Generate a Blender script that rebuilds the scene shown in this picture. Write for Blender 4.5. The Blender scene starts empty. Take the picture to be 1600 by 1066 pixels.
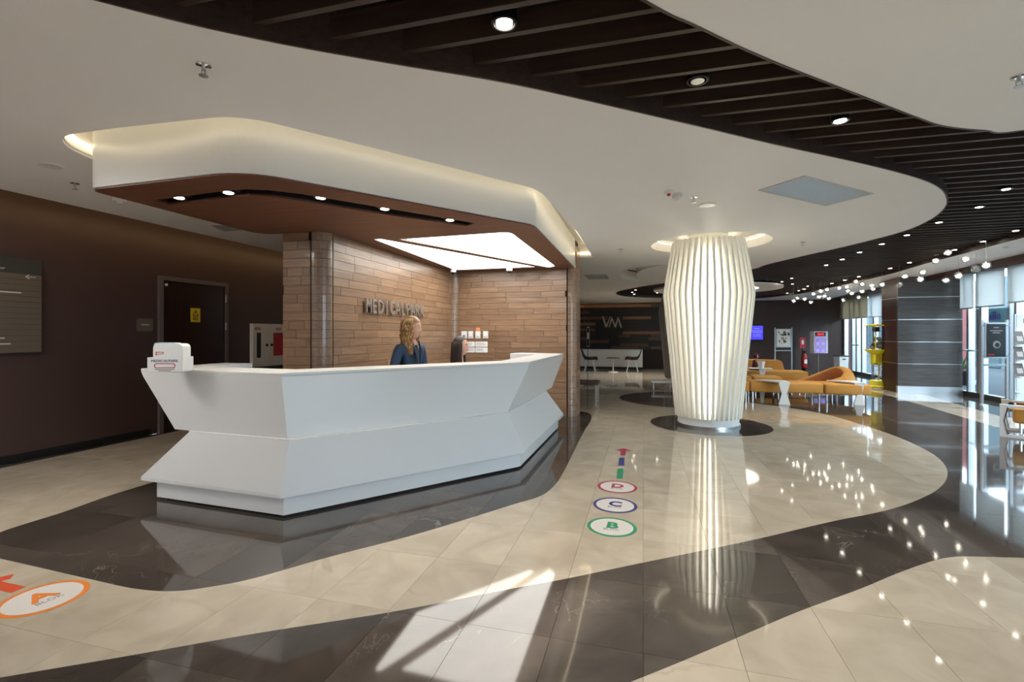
import bpy, bmesh, math, random
from mathutils import Vector, Matrix
random.seed(7)
PI = math.pi
# ------------------------------------------------------------------ camera
F = 750.0; HX = 800.0; HY = 521.0; EYE = 1.4
YAW = math.atan(205 / 750)
FW = (-math.sin(YAW), math.cos(YAW)); RT = (math.cos(YAW), math.sin(YAW))
scene = bpy.context.scene
cd = bpy.data.cameras.new('camera'); cam = bpy.data.objects.new('camera', cd)
scene.collection.objects.link(cam); scene.camera = cam
cd.sensor_width = 36; cd.sensor_fit = 'HORIZONTAL'; cd.lens = F / 1600 * 36
cd.shift_y = -(533 - HY) / 1600; cd.clip_start = 0.05; cd.clip_end = 300
cam.location = (0, 0, EYE); cam.rotation_euler = (PI / 2, 0, YAW)
# ------------------------------------------------------------------ world, sun, exposure
W = bpy.data.worlds.new('world'); scene.world = W; W.use_nodes = True
bgn = W.node_tree.nodes['Background']
bgn.inputs[0].default_value = (0.79, 0.90, 1.0, 1); bgn.inputs[1].default_value = 5.0
scene.view_settings.view_transform = 'Standard'; scene.view_settings.look = 'None'
scene.view_settings.gamma = 1; scene.view_settings.exposure = 1.3
scene.view_settings.use_curve_mapping = False
SUN_EL = math.radians(22)
sl = bpy.data.lights.new('sun', 'SUN'); sl.energy = 6; sl.angle = math.radians(1.6); sl.color = (1, .95, .86)
so = bpy.data.objects.new('sun', sl); scene.collection.objects.link(so)
sd = Vector((0.42 * math.cos(SUN_EL), 0.907 * math.cos(SUN_EL), -math.sin(SUN_EL)))
so.rotation_euler = sd.to_track_quat('-Z', 'Y').to_euler()
C = scene.collection
# strengths of the lamps the place has
K_COVE = 1.6; K_PANEL = 2.6; K_TUBE = 4.0; K_DOWN = 9.0; K_SPOT = 10.0; K_WALLCOVE = 5.0; K_RING = 1.0
def area(name, loc, rot, sx, sy, power, color):
    l = bpy.data.lights.new(name, 'AREA'); l.shape = 'RECTANGLE'; l.size = sx; l.size_y = sy; l.energy = power; l.color = color
    o = bpy.data.objects.new(name, l); C.objects.link(o); o.location = loc; o.rotation_euler = rot
    return o
def spot(name, loc, power, color, angle=110, blend=.8, rot=(0, 0, 0), r=.04):
    l = bpy.data.lights.new(name, 'SPOT'); l.energy = power; l.color = color; l.spot_size = math.radians(angle); l.spot_blend = blend
    l.shadow_soft_size = r
    o = bpy.data.objects.new(name, l); C.objects.link(o); o.location = loc; o.rotation_euler = rot
    return o
# daylight portals in the window wall
for (y0, y1) in ((-3.4, 4.0), (4.0, 8.0), (8.0, 13.2), (14.1, 19.9)):
    p = area('window_portal', (7.2, (y0 + y1) / 2, 1.4), (0, PI / 2, 0), 2.6, y1 - y0, 1, (1, 1, 1))
    p.data.cycles.is_portal = True
# ------------------------------------------------------------------ helpers
def ray(px):
    a = (px - HX) / F
    return (FW[0] + a * RT[0], FW[1] + a * RT[1])
def P(px, py, z=0.0):
    Z = F * (z - EYE) / (HY - py); d = ray(px)
    return (Z * d[0], Z * d[1])
def PZ(px, Z):
    d = ray(px); return (Z * d[0], Z * d[1])
def hz(py, Z): return EYE + (HY - py) * Z / F
def PYp(px, Y):                      # plane Y = const -> (X, Z depth)
    d = ray(px); Z = Y / d[1]; return (Z * d[0], Z)
def PXp(px, X):
    d = ray(px); Z = X / d[0]; return (Z * d[1], Z)
CEIL = 2.78
def cz(y): return CEIL - 0.18 * min(1, max(0, (y - 9.5) / 10.5))
def ceilpt(px, py, dz=0.0):
    z = CEIL
    for _ in range(6):
        x, y = P(px, py, z + dz); z = cz(y)
    return (x, y)
def catmull(pts, n=6, closed=False):
    out = []; m = len(pts)
    for i in range(m if closed else m - 1):
        g = (lambda k: pts[k % m]) if closed else (lambda k: pts[min(max(k, 0), m - 1)])
        p0, p1, p2, p3 = g(i - 1), g(i), g(i + 1), g(i + 2)
        for k in range(n):
            t = k / n; t2 = t * t; t3 = t2 * t
            out.append(tuple(0.5 * ((2 * p1[j]) + (-p0[j] + p2[j]) * t + (2 * p0[j] - 5 * p1[j] + 4 * p2[j] - p3[j]) * t2 + (-p0[j] + 3 * p1[j] - 3 * p2[j] + p3[j]) * t3) for j in range(2)))
    if not closed: out.append(tuple(pts[-1]))
    return out
def rounded(pts, r, n=6):            # round the corners of a closed polygon
    out = []; m = len(pts)
    for i in range(m):
        rr = r[i] if isinstance(r, (list, tuple)) else r
        p = Vector(pts[i]); a = Vector(pts[i - 1]) - p; b = Vector(pts[(i + 1) % m]) - p
        if rr <= 0: out.append(tuple(p)); continue
        ra = min(rr, a.length * .49); rb = min(rr, b.length * .49)
        s = p + a.normalized() * ra; e = p + b.normalized() * rb
        for k in range(n + 1):
            t = k / n; q = s * (1 - t) ** 2 + p * 2 * t * (1 - t) + e * t * t; out.append(tuple(q))
    return out
def circle(cx, cy, r, n=64): return [(cx + r * math.cos(2 * PI * k / n), cy + r * math.sin(2 * PI * k / n)) for k in range(n)]
def link(name, me, mat=None, parent=None, loc=None, rot=None):
    o = bpy.data.objects.new(name, me); C.objects.link(o)
    if mat is not None:
        ml = list(mat) if isinstance(mat, (list, tuple)) else [mat]; ix = [p.material_index for p in me.polygons] if len(ml) > 1 else None
        me.materials.clear()
        for m in ml: me.materials.append(m)
        if ix: me.polygons.foreach_set('material_index', ix)
    if parent: o.parent = parent
    if loc is not None: o.location = loc
    if rot is not None: o.rotation_euler = rot
    return o
def mk(bm, name, mat, parent=None, loc=None, rot=None, smooth=False, angle=None):
    bmesh.ops.recalc_face_normals(bm, faces=bm.faces[:])
    me = bpy.data.meshes.new(name); bm.to_mesh(me); bm.free()
    if smooth:
        for p in me.polygons: p.use_smooth = True
        if angle:
            try: me.set_sharp_from_angle(angle=math.radians(angle))
            except Exception: pass
    return link(name, me, mat, parent, loc, rot)
def BM(): return bmesh.new()
def box(bm, x0, y0, z0, x1, y1, z1, bev=0):
    r = bmesh.ops.create_cube(bm, size=1, matrix=Matrix.Translation(((x0 + x1) / 2, (y0 + y1) / 2, (z0 + z1) / 2)) @ Matrix.Diagonal((abs(x1 - x0), abs(y1 - y0), abs(z1 - z0), 1)))
    if bev:
        es = list({e for v in r['verts'] for e in v.link_edges})
        bmesh.ops.bevel(bm, geom=es, offset=bev, segments=2, affect='EDGES')
    return bm
def prism(bm, pts, z0, z1):
    a = [bm.verts.new((p[0], p[1], z0)) for p in pts]; b = [bm.verts.new((p[0], p[1], z1)) for p in pts]; n = len(pts)
    bm.faces.new(a); bm.faces.new(list(reversed(b)))
    for i in range(n): bm.faces.new((a[i], a[(i + 1) % n], b[(i + 1) % n], b[i]))
    return bm
def lathe(bm, prof, n=24, c=(0, 0), cap=True):
    rings = []
    for r, z in prof:
        rings.append([bm.verts.new((c[0] + r * math.cos(2 * PI * k / n), c[1] + r * math.sin(2 * PI * k / n), z)) for k in range(n)])
    for i in range(len(rings) - 1):
        for k in range(n): bm.faces.new((rings[i][k], rings[i][(k + 1) % n], rings[i + 1][(k + 1) % n], rings[i + 1][k]))
    if cap:
        bm.faces.new(rings[0]); bm.faces.new(rings[-1])
    return bm
def tube(bm, pts, r, n=8, taper=None):
    pts = [Vector(p) for p in pts]; rings = []
    for i, p in enumerate(pts):
        t = (pts[min(i + 1, len(pts) - 1)] - pts[max(i - 1, 0)]).normalized()
        u = t.cross(Vector((0, 0, 1)));
        if u.length < .01: u = t.cross(Vector((0, 1, 0)))
        u.normalize(); v = t.cross(u)
        rr = r if taper is None else r * taper[i]
        rings.append([bm.verts.new(p + (u * math.cos(2 * PI * k / n) + v * math.sin(2 * PI * k / n)) * rr) for k in range(n)])
    for i in range(len(rings) - 1):
        for k in range(n): bm.faces.new((rings[i][k], rings[i][(k + 1) % n], rings[i + 1][(k + 1) % n], rings[i + 1][k]))
    bm.faces.new(rings[0]); bm.faces.new(rings[-1])
    return bm
def band(bm, pts, z0, z1, closed=True, th=0.0):
    n = len(pts)
    f0 = z0 if callable(z0) else (lambda y: z0); f1 = z1 if callable(z1) else (lambda y: z1)
    a = [bm.verts.new((p[0], p[1], f0(p[1]))) for p in pts]; b = [bm.verts.new((p[0], p[1], f1(p[1]))) for p in pts]
    for i in range(n if closed else n - 1):
        j = (i + 1) % n; bm.faces.new((a[i], a[j], b[j], b[i]))
    if th:
        geom = bm.faces[:]
        bmesh.ops.recalc_face_normals(bm, faces=geom)
        bmesh.ops.solidify(bm, geom=geom, thickness=th)
    return bm
def fill(outer, holes=(), z=0.0):    # 2D polygon with holes -> bmesh
    cu = bpy.data.curves.new('tmp', 'CURVE'); cu.dimensions = '2D'; cu.fill_mode = 'BOTH'
    for loop in [outer] + list(holes):
        s = cu.splines.new('POLY'); s.points.add(len(loop) - 1)
        for i, p in enumerate(loop): s.points[i].co = (p[0], p[1], 0, 1)
        s.use_cyclic_u = True
    o = bpy.data.objects.new('tmp', cu); C.objects.link(o)
    dg = bpy.context.evaluated_depsgraph_get(); me = bpy.data.meshes.new_from_object(o.evaluated_get(dg))
    bm = BM(); bm.from_mesh(me)
    bpy.data.objects.remove(o); bpy.data.curves.remove(cu); bpy.data.meshes.remove(me)
    bmesh.ops.remove_doubles(bm, verts=bm.verts[:], dist=1e-5)
    for v in bm.verts: v.co.z = z
    bmesh.ops.recalc_face_normals(bm, faces=bm.faces[:])
    return bm
def thick(bm, dz):
    r = bmesh.ops.extrude_face_region(bm, geom=bm.faces[:])
    for v in [g for g in r['geom'] if isinstance(g, bmesh.types.BMVert)]: v.co.z += dz
    return bm
def cut(bm, co, no):
    bmesh.ops.bisect_plane(bm, geom=bm.verts[:] + bm.edges[:] + bm.faces[:], plane_co=co, plane_no=no)
def tag(o, label=None, cat=None, group=None, kind=None):
    if label: o['label'] = label
    if cat: o['category'] = cat
    if group: o['group'] = group
    if kind: o['kind'] = kind
    return o
def empty(name, loc=(0, 0, 0), rz=0, label=None, cat=None, group=None):
    o = bpy.data.objects.new(name, None); C.objects.link(o); o.location = loc; o.rotation_euler = (0, 0, rz)
    o.empty_display_size = .1
    return tag(o, label, cat, group)
def struct(o): o['kind'] = 'structure'; return o
def copy_tree(o, parent=None):
    c = o.copy(); C.objects.link(c)
    if parent: c.parent = parent
    for ch in list(o.children): copy_tree(ch, c)
    return c
def textmesh(body, size, extrude=.002, align='CENTER', bold=0.0, space=1.0):
    cu = bpy.data.curves.new('t', 'FONT'); cu.body = body; cu.size = size; cu.extrude = extrude; cu.align_x = align; cu.align_y = 'CENTER'
    cu.offset = bold; cu.space_character = space; cu.resolution_u = 3
    o = bpy.data.objects.new('t', cu); C.objects.link(o)
    me = bpy.data.meshes.new_from_object(o.evaluated_get(bpy.context.evaluated_depsgraph_get()))
    bpy.data.objects.remove(o); bpy.data.curves.remove(cu)
    return me
# ------------------------------------------------------------------ materials
def mat(name, col, rough=.5, metal=0, spec=.5, emit=None, es=1, trans=0, alpha=1, coat=0):
    m = bpy.data.materials.new(name); m.use_nodes = True; b = m.node_tree.nodes['Principled BSDF']
    b.inputs['Base Color'].default_value = (*col, 1); b.inputs['Roughness'].default_value = rough; b.inputs['Metallic'].default_value = metal
    b.inputs['Specular IOR Level'].default_value = spec; b.inputs['Transmission Weight'].default_value = trans
    b.inputs['Coat Weight'].default_value = coat
    if emit: b.inputs['Emission Color'].default_value = (*emit, 1); b.inputs['Emission Strength'].default_value = es
    return m
def nodes(m): return m.node_tree.nodes, m.node_tree.links, m.node_tree.nodes['Principled BSDF']
def wood(name, c0, c1, rough=.4, axis=0, scale=6, rand=.0, stretch=14, coat=0):
    m = mat(name, c0, rough, coat=coat); N, L, b = nodes(m)
    tc = N.new('ShaderNodeTexCoord'); mp = N.new('ShaderNodeMapping'); s = [scale * stretch] * 3; s[axis] = scale
    mp.inputs['Scale'].default_value = s
    nz = N.new('ShaderNodeTexNoise'); nz.inputs['Scale'].default_value = 1; nz.inputs['Detail'].default_value = 6; nz.inputs['Distortion'].default_value = .6
    cr = N.new('ShaderNodeValToRGB'); cr.color_ramp.elements[0].position = .3; cr.color_ramp.elements[1].position = .7
    cr.color_ramp.elements[0].color = (*c0, 1); cr.color_ramp.elements[1].color = (*c1, 1)
    oi = N.new('ShaderNodeObjectInfo'); ad = N.new('ShaderNodeVectorMath'); ad.operation = 'ADD'
    L.new(tc.outputs['Object'], ad.inputs[0])
    sc = N.new('ShaderNodeVectorMath'); sc.operation = 'SCALE'; sc.inputs['Scale'].default_value = 9.0; sc.inputs[0].default_value = (1, 1, 1)
    L.new(oi.outputs['Random'], sc.inputs['Scale']); sc.inputs[0].default_value = (7, 5, 3)
    L.new(sc.outputs[0], ad.inputs[1]); L.new(ad.outputs[0], mp.inputs[0]); L.new(mp.outputs[0], nz.inputs['Vector']); L.new(nz.outputs[0], cr.inputs[0])
    hs = N.new('ShaderNodeHueSaturation'); mr = N.new('ShaderNodeMapRange'); mr.inputs['To Min'].default_value = 1 - rand; mr.inputs['To Max'].default_value = 1 + rand
    L.new(oi.outputs['Random'], mr.inputs['Value']); L.new(mr.outputs[0], hs.inputs['Value']); L.new(cr.outputs[0], hs.inputs['Color']); L.new(hs.outputs[0], b.inputs['Base Color'])
    bp = N.new('ShaderNodeBump'); bp.inputs['Strength'].default_value = .08; bp.inputs['Distance'].default_value = .002
    L.new(nz.outputs[0], bp.inputs['Height']); L.new(bp.outputs[0], b.inputs['Normal'])
    return m
def marble(name, base, var, vein, veinamt, rough, rand=.06, vs=1.3, width=.012):
    m = mat(name, base, rough); N, L, b = nodes(m)
    tc = N.new('ShaderNodeTexCoord'); oi = N.new('ShaderNodeObjectInfo')
    sc = N.new('ShaderNodeVectorMath'); sc.operation = 'SCALE'; sc.inputs[0].default_value = (13, 7, 5); L.new(oi.outputs['Random'], sc.inputs['Scale'])
    ad = N.new('ShaderNodeVectorMath'); ad.operation = 'ADD'; L.new(tc.outputs['Object'], ad.inputs[0]); L.new(sc.outputs[0], ad.inputs[1])
    n1 = N.new('ShaderNodeTexNoise'); n1.inputs['Scale'].default_value = 3.0; n1.inputs['Detail'].default_value = 7; n1.inputs['Distortion'].default_value = .8
    L.new(ad.outputs[0], n1.inputs['Vector'])
    cr = N.new('ShaderNodeValToRGB'); cr.color_ramp.elements[0].position = .32; cr.color_ramp.elements[1].position = .7
    cr.color_ramp.elements[0].color = (*base, 1); cr.color_ramp.elements[1].color = (*var, 1); L.new(n1.outputs[0], cr.inputs[0])
    n2 = N.new('ShaderNodeTexNoise'); n2.inputs['Scale'].default_value = vs; n2.inputs['Detail'].default_value = 5; n2.inputs['Distortion'].default_value = .8
    L.new(ad.outputs[0], n2.inputs['Vector'])
    su = N.new('ShaderNodeMath'); su.operation = 'SUBTRACT'; su.inputs[1].default_value = .5; L.new(n2.outputs[0], su.inputs[0])
    ab = N.new('ShaderNodeMath'); ab.operation = 'ABSOLUTE'; L.new(su.outputs[0], ab.inputs[0])
    mr = N.new('ShaderNodeMapRange'); mr.inputs['From Min'].default_value = 0; mr.inputs['From Max'].default_value = width; mr.inputs['To Min'].default_value = 1; mr.inputs['To Max'].default_value = 0
    L.new(ab.outputs[0], mr.inputs['Value'])
    n3 = N.new('ShaderNodeTexNoise'); n3.inputs['Scale'].default_value = 2.2; L.new(ad.outputs[0], n3.inputs['Vector'])
    m3 = N.new('ShaderNodeMapRange'); m3.inputs['From Min'].default_value = .5; m3.inputs['From Max'].default_value = .68; L.new(n3.outputs[0], m3.inputs['Value'])
    mu = N.new('ShaderNodeMath'); mu.operation = 'MULTIPLY'; L.new(mr.outputs[0], mu.inputs[0]); L.new(m3.outputs[0], mu.inputs[1])
    mu2 = N.new('ShaderNodeMath'); mu2.operation = 'MULTIPLY'; mu2.inputs[1].default_value = veinamt; L.new(mu.outputs[0], mu2.inputs[0])
    mx = N.new('ShaderNodeMixRGB'); mx.inputs[2].default_value = (*vein, 1); L.new(mu2.outputs[0], mx.inputs[0]); L.new(cr.outputs[0], mx.inputs[1])
    hs = N.new('ShaderNodeHueSaturation'); m4 = N.new('ShaderNodeMapRange'); m4.inputs['To Min'].default_value = 1 - rand; m4.inputs['To Max'].default_value = 1 + rand
    L.new(oi.outputs['Random'], m4.inputs['Value']); L.new(m4.outputs[0], hs.inputs['Value']); L.new(mx.outputs[0], hs.inputs['Color']); L.new(hs.outputs[0], b.inputs['Base Color'])
    return m
def plaster(name, col, rough=.6, amt=.03):
    m = mat(name, col, rough); N, L, b = nodes(m)
    nz = N.new('ShaderNodeTexNoise'); nz.inputs['Scale'].default_value = 3; nz.inputs['Detail'].default_value = 4
    cr = N.new('ShaderNodeValToRGB'); cr.color_ramp.elements[0].color = (*[c * (1 - amt) for c in col], 1); cr.color_ramp.elements[1].color = (*[min(1, c * (1 + amt)) for c in col], 1)
    tc = N.new('ShaderNodeTexCoord'); L.new(tc.outputs['Object'], nz.inputs['Vector']); L.new(nz.outputs[0], cr.inputs[0]); L.new(cr.outputs[0], b.inputs['Base Color'])
    return m
def thin_glass(name, tint=(1, 1, 1), base=.04, rough=0.02, power=5.0):
    m = bpy.data.materials.new(name); m.use_nodes = True; N = m.node_tree.nodes; L = m.node_tree.links; N.clear()
    out = N.new('ShaderNodeOutputMaterial'); tr = N.new('ShaderNodeBsdfTransparent'); tr.inputs[0].default_value = (*tint, 1)
    gl = N.new('ShaderNodeBsdfGlossy'); gl.inputs['Roughness'].default_value = rough
    lw = N.new('ShaderNodeLayerWeight'); lw.inputs[0].default_value = .5; pw = N.new('ShaderNodeMath'); pw.operation = 'POWER'; pw.inputs[1].default_value = power
    ma = N.new('ShaderNodeMath'); ma.operation = 'MULTIPLY_ADD'; ma.inputs[1].default_value = 1 - base; ma.inputs[2].default_value = base
    mx = N.new('ShaderNodeMixShader'); L.new(lw.outputs['Facing'], pw.inputs[0]); L.new(pw.outputs[0], ma.inputs[0])
    L.new(ma.outputs[0], mx.inputs[0]); L.new(tr.outputs[0], mx.inputs[1]); L.new(gl.outputs[0], mx.inputs[2]); L.new(mx.outputs[0], out.inputs[0])
    return m
def emis(name, col, s): return mat(name, (.8, .8, .8), .5, emit=col, es=s)
def translucent(name, col, amt=.5):
    m = bpy.data.materials.new(name); m.use_nodes = True; N = m.node_tree.nodes; L = m.node_tree.links; N.clear()
    out = N.new('ShaderNodeOutputMaterial'); d = N.new('ShaderNodeBsdfDiffuse'); t = N.new('ShaderNodeBsdfTranslucent'); mx = N.new('ShaderNodeMixShader')
    d.inputs[0].default_value = (*col, 1); t.inputs[0].default_value = (*col, 1); mx.inputs[0].default_value = amt
    L.new(d.outputs[0], mx.inputs[1]); L.new(t.outputs[0], mx.inputs[2]); L.new(mx.outputs[0], out.inputs[0])
    return m
def frosted(name, t=.55):
    m = bpy.data.materials.new(name); m.use_nodes = True; N = m.node_tree.nodes; L = m.node_tree.links; N.clear()
    out = N.new('ShaderNodeOutputMaterial'); tr = N.new('ShaderNodeBsdfTransparent'); d = N.new('ShaderNodeBsdfTranslucent'); d.inputs[0].default_value = (.9, .9, .9, 1)
    g = N.new('ShaderNodeBsdfGlossy'); g.inputs['Roughness'].default_value = .15; m1 = N.new('ShaderNodeMixShader'); m1.inputs[0].default_value = .35; m2 = N.new('ShaderNodeMixShader'); m2.inputs[0].default_value = 1 - t
    L.new(d.outputs[0], m1.inputs[1]); L.new(g.outputs[0], m1.inputs[2]); L.new(tr.outputs[0], m2.inputs[1]); L.new(m1.outputs[0], m2.inputs[2]); L.new(m2.outputs[0], out.inputs[0])
    return m
M = dict(
    cream=marble('cream_marble', (.415, .36, .285), (.52, .46, .375), (.33, .27, .20), .45, .05, .05, .9, .02),
    dark=marble('dark_marble', (.050, .041, .036), (.080, .067, .058), (.32, .29, .26), .42, .05, .24, 1.9, .004),
    grout=mat('grout', (.12, .09, .07), .8),
    white=plaster('white_ceiling_paint', (.90, .893, .895), .65, .01),
    coverwhite=mat('cove_white', (.85, .82, .76), .6),
    solid=mat('white_solid_surface', (.68, .69, .70), .28),
    brownwall=plaster('dark_brown_wall_covering', (.066, .038, .034), .42, .05),
    void=mat('black_ceiling_void', (.008, .006, .006), .9),
    slat=wood('dark_wood_slat', (.040, .024, .018), (.07, .043, .032), .45, 0, 2),
    trim=wood('dark_wood_trim', (.040, .024, .019), (.075, .048, .036), .4, 0, 2),
    soffit=wood('reddish_walnut_soffit', (.125, .045, .026), (.18, .072, .04), .4, 0, 1.2, stretch=16),
    plank=wood('walnut_plank', (.20, .115, .066), (.31, .19, .115), .33, 0, 3, rand=.16, stretch=12, coat=.15),
    joint=mat('plank_backing', (.02, .012, .01), .8),
    black=mat('black_plastic', (.01, .01, .01), .4),
    blackmetal=mat('black_metal', (.015, .015, .016), .3, .6),
    steel=mat('brushed_steel', (.55, .55, .55), .3, 1),
    chrome=mat('chrome', (.8, .8, .82), .08, 1),
    alu=mat('aluminium', (.62, .65, .68), .35, .8),
    white2=mat('white_plastic', (.75, .75, .74), .35),
    paper=mat('white_card', (.85, .85, .84), .5),
    door=wood('dark_door_veneer', (.020, .008, .006), (.032, .014, .010), .3, 2, 2),
    doorframe=mat('grey_door_frame', (.16, .135, .135), .4, .3),
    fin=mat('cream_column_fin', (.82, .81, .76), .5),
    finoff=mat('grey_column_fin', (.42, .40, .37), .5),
    core=mat('column_core', (.7, .68, .6), .6),
    fillp=emis('unseen_fill_panel', (1, .955, .90), 7.5),  # glow of the added ceiling panels out of view
    tube=emis('tube_light', (1, .94, .80), K_TUBE),
    led=emis('warm_led_strip', (1, .84, .55), K_COVE),
    ledw=emis('amber_wall_led_strip', (1, .62, .28), K_WALLCOVE),
    ring=emis('ring_led', (1, .9, .7), K_RING),
    panel=emis('white_light_panel', (1, .97, .9), K_PANEL),
    lamp=emis('lamp_disc', (1, .93, .8), K_DOWN),
    spotl=emis('spot_lens', (1, .95, .88), K_SPOT),
    pend=emis('pendant_lamp', (1, .90, .72), 30),
    glow=emis('lit_ceiling_disc', (1, .95, .82), 3.0),
    glass=thin_glass('window_glass', (.80, .9, .93)),
    ball=thin_glass('clear_globe_glass', (.93, .94, .95), .12, .05, 1.8),
    frost=frosted('bubbled_glass', .55),
    blind=translucent('roller_blind_fabric', (.84, .85, .84), .6),
    blind2=translucent('beige_roller_blind_fabric', (.62, .56, .44), .45),
    fabric=plaster('ochre_upholstery', (.56, .27, .055), .8, .06),
    rust=plaster('rust_upholstery', (.38, .12, .03), .8, .05),
    seam=mat('seam', (.12, .05, .01), .9),
    yellow=mat('glossy_yellow_plastic', (.95, .84, .05), .25),
    greypanel=wood('grey_wood_panel', (.075, .066, .066), (.13, .115, .112), .35, 0, 2, stretch=20),
    brownpanel=wood('red_brown_panel', (.035, .012, .009), (.06, .022, .014), .35, 0, 2),
    yellowsign=mat('yellow_sign', (.75, .55, .02), .5),
    sign=mat('taupe_sign', (.155, .125, .095), .45, .2), signdark=mat('dark_taupe_sign', (.06, .06, .052), .45, .2),
    text=mat('light_lettering', (.6, .6, .58), .5), red=mat('red_paint', (.50, .02, .02), .4), orange=mat('orange_print', (.72, .22, .04), .4),
    green=mat('green_print', (.02, .26, .13), .4), blue=mat('blue_print', (.035, .045, .22), .4), wine=mat('wine_print', (.36, .03, .07), .4), redarrow=mat('red_orange_print', (.58, .08, .03), .4),
    decal=mat('white_decal', (.66, .64, .62), .3), greytext=mat('grey_print', (.25, .22, .22), .5),
    letter=mat('steel_letters', (.40, .36, .32), .35, .7),
    bluescreen=mat('blue_screen', (.02, .02, .10), .25, emit=(.06, .05, .80), es=.55), bluetext=mat('screen_text', (.2, .2, .4), .3, emit=(.2, .2, .8), es=.6),
    purple=mat('lit_display', (.16, .13, .32), .3, emit=(.45, .33, .95), es=.22), redled=mat('red_led_display', (.2, .01, .01), .3, emit=(1, .01, .03), es=.8),
    skin=mat('skin', (.62, .34, .24), .5), navy=plaster('blue_jacket', (.010, .032, .075), .7, .1), blueshirt=plaster('blue_shirt', (.035, .10, .24), .7, .1),
    trouser=mat('dark_trousers', (.02, .02, .03), .8), blond=mat('blond_hair', (.34, .18, .07), .38), blond2=mat('golden_highlights', (.72, .48, .22), .35),
    dhair=mat('dark_brown_hair', (.028, .014, .010), .55), lip=mat('lips', (.45, .12, .10), .4), eye=mat('eye', (.03, .02, .02), .2),
    wine2=mat('wine_red_cloth', (.10, .008, .012), .8), shoe=mat('shoes', (.015, .012, .012), .4),
    vent=mat('vent_mesh', (.36, .40, .38), .5), ventf=mat('vent_frame', (.6, .6, .58), .4),
    outside_red=mat('red_banner', (.40, .02, .03), .5), outside_teal=mat('teal_shop_panel', (.10, .22, .25), .4), outside_dark=mat('shop_glass', (.03, .05, .06), .7, spec=.1),
    outside=mat('pale_facade', (.06, .09, .11), .9, spec=.1), pave=mat('pavement', (.045, .055, .065), .95, spec=.05), leaf=mat('leaf_green', (.03, .09, .03), .6),
    vmA=wood('black_wood_strip', (.006, .006, .005), (.013, .011, .009), .35, 0, 2), vmB=wood('brown_wood_strip', (.06, .030, .022), (.11, .055, .038), .35, 0, 2),
    vmC=wood('orange_brown_wood_strip', (.16, .07, .035), (.24, .11, .055), .35, 0, 2),
    chairbrown=mat('brown_moulded_seat', (.09, .06, .05), .5), mag=mat('magazine_cover', (.12, .09, .08), .4), mag2=mat('magazine_pale', (.5, .42, .38), .4),
    toyA=mat('toy_red', (.35, .08, .08), .4), toyB=mat('toy_blue', (.12, .18, .40), .4), toyC=mat('toy_white', (.5, .5, .5), .4), toyD=mat('toy_green', (.12, .25, .12), .4),
)
# ================================================================== THE SETTING
X0, X1, Y0, Y1 = -6.55, 7.05, -3.5, 20.0
# ---- floor: marble tiles cut along the curved inlay
def px_path(pts, n=5): return catmull([P(x, y, 0) for x, y in pts], n)
def clampxy(p): return (min(max(p[0], X0 + .02), X1 - .02), min(max(p[1], Y0 + .02), Y1 - .02))
blob = px_path([(245, 752), (170, 775), (100, 800), (45, 817), (0, 832), (-40, 850), (-30, 866), (0, 873), (70, 889), (140, 905), (210, 920), (270, 924), (330, 917), (400, 903), (520, 869), (640, 838), (740, 808), (800, 789), (845, 775), (868, 757), (882, 735), (897, 705), (912, 675), (924, 654), (918, 645), (890, 641)])
blob = blob + [(-1.3, 8.95), (-3.9, 8.95), (-4.4, 6.0), (-4.5, 4.5)]
front = px_path([(0, 1059), (195, 1026), (400, 990), (620, 955), (800, 920), (882, 905), (997, 881), (1100, 860), (1185, 842), (1300, 815), (1375, 800), (1425, 785), (1465, 765), (1480, 745), (1475, 725), (1450, 705), (1400, 682), (1350, 665), (1300, 650), (1250, 640), (1170, 629)])
main_cream = [(X0 + .02, 19.6), (X0 + .12, 19.6), (X0 + .12, .3), (-4.2, .72)] + front + [(1.3, 11.2), (1.1, 12.5), (1.6, 15.0), (3.0, 19.6)]
main_cream = [(X0 + .12, 19.6), (X0 + .12, .3), (-4.2, .75)] + front + [(1.3, 11.2), (1.1, 12.5), (1.6, 15.0), (3.0, 19.6)]
low = px_path([(985, 1066), (1050, 1040), (1140, 1002), (1245, 957), (1345, 920), (1400, 897), (1450, 879), (1485, 871), (1525, 870), (1600, 872)])
low_cream = [(-.6, 1.5)] + low + [(3.2, 4.1), (4.6, 5.2), (5.4, 6.4), (5.4, -3.3), (-4.5, -3.3), (-3.2, -.2)]
strip = [P(x, y, 0) for x, y in ((1225, 600), (1330, 604), (1400, 610), (1445, 617), (1560, 650))] + [(6.6, 8.4), (6.6, 7.2)] + [P(x, y, 0) for x, y in ((1555, 667), (1440, 633), (1365, 612), (1300, 618), (1240, 622))]
colc = (.98, 7.93); col2 = PZ(1066, 13.8); inl2 = PZ(1062, 10.2)
ring1 = circle(colc[0], colc[1], .87); ring2 = circle(inl2[0], inl2[1], 1.25)
strip = [p if i not in () else p for i, p in enumerate(strip)]
floor_base = mk(thick(fill([(X0, Y0), (X1, Y0), (X1, Y1), (X0, Y1)], (), -.012), -.15), 'floor', M['grout'])
struct(floor_base)
TX, TY, TY0, GAP = .4125, .595, 1.58, .0009
regions = [('cream', fill(main_cream, [blob, ring1, ring2])),
           ('cream', fill(low_cream)), ('cream', fill(strip)),
           ('dark', fill(blob)), ('dark', fill(ring1)), ('dark', fill(ring2)),
           ('dark', fill([(X0 + .001, Y0 + .001), (X1 - .001, Y0 + .001), (X1 - .001, Y1 - .001), (X0 + .001, Y1 - .001)], [main_cream, low_cream, strip]))]
tiles = []
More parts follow.
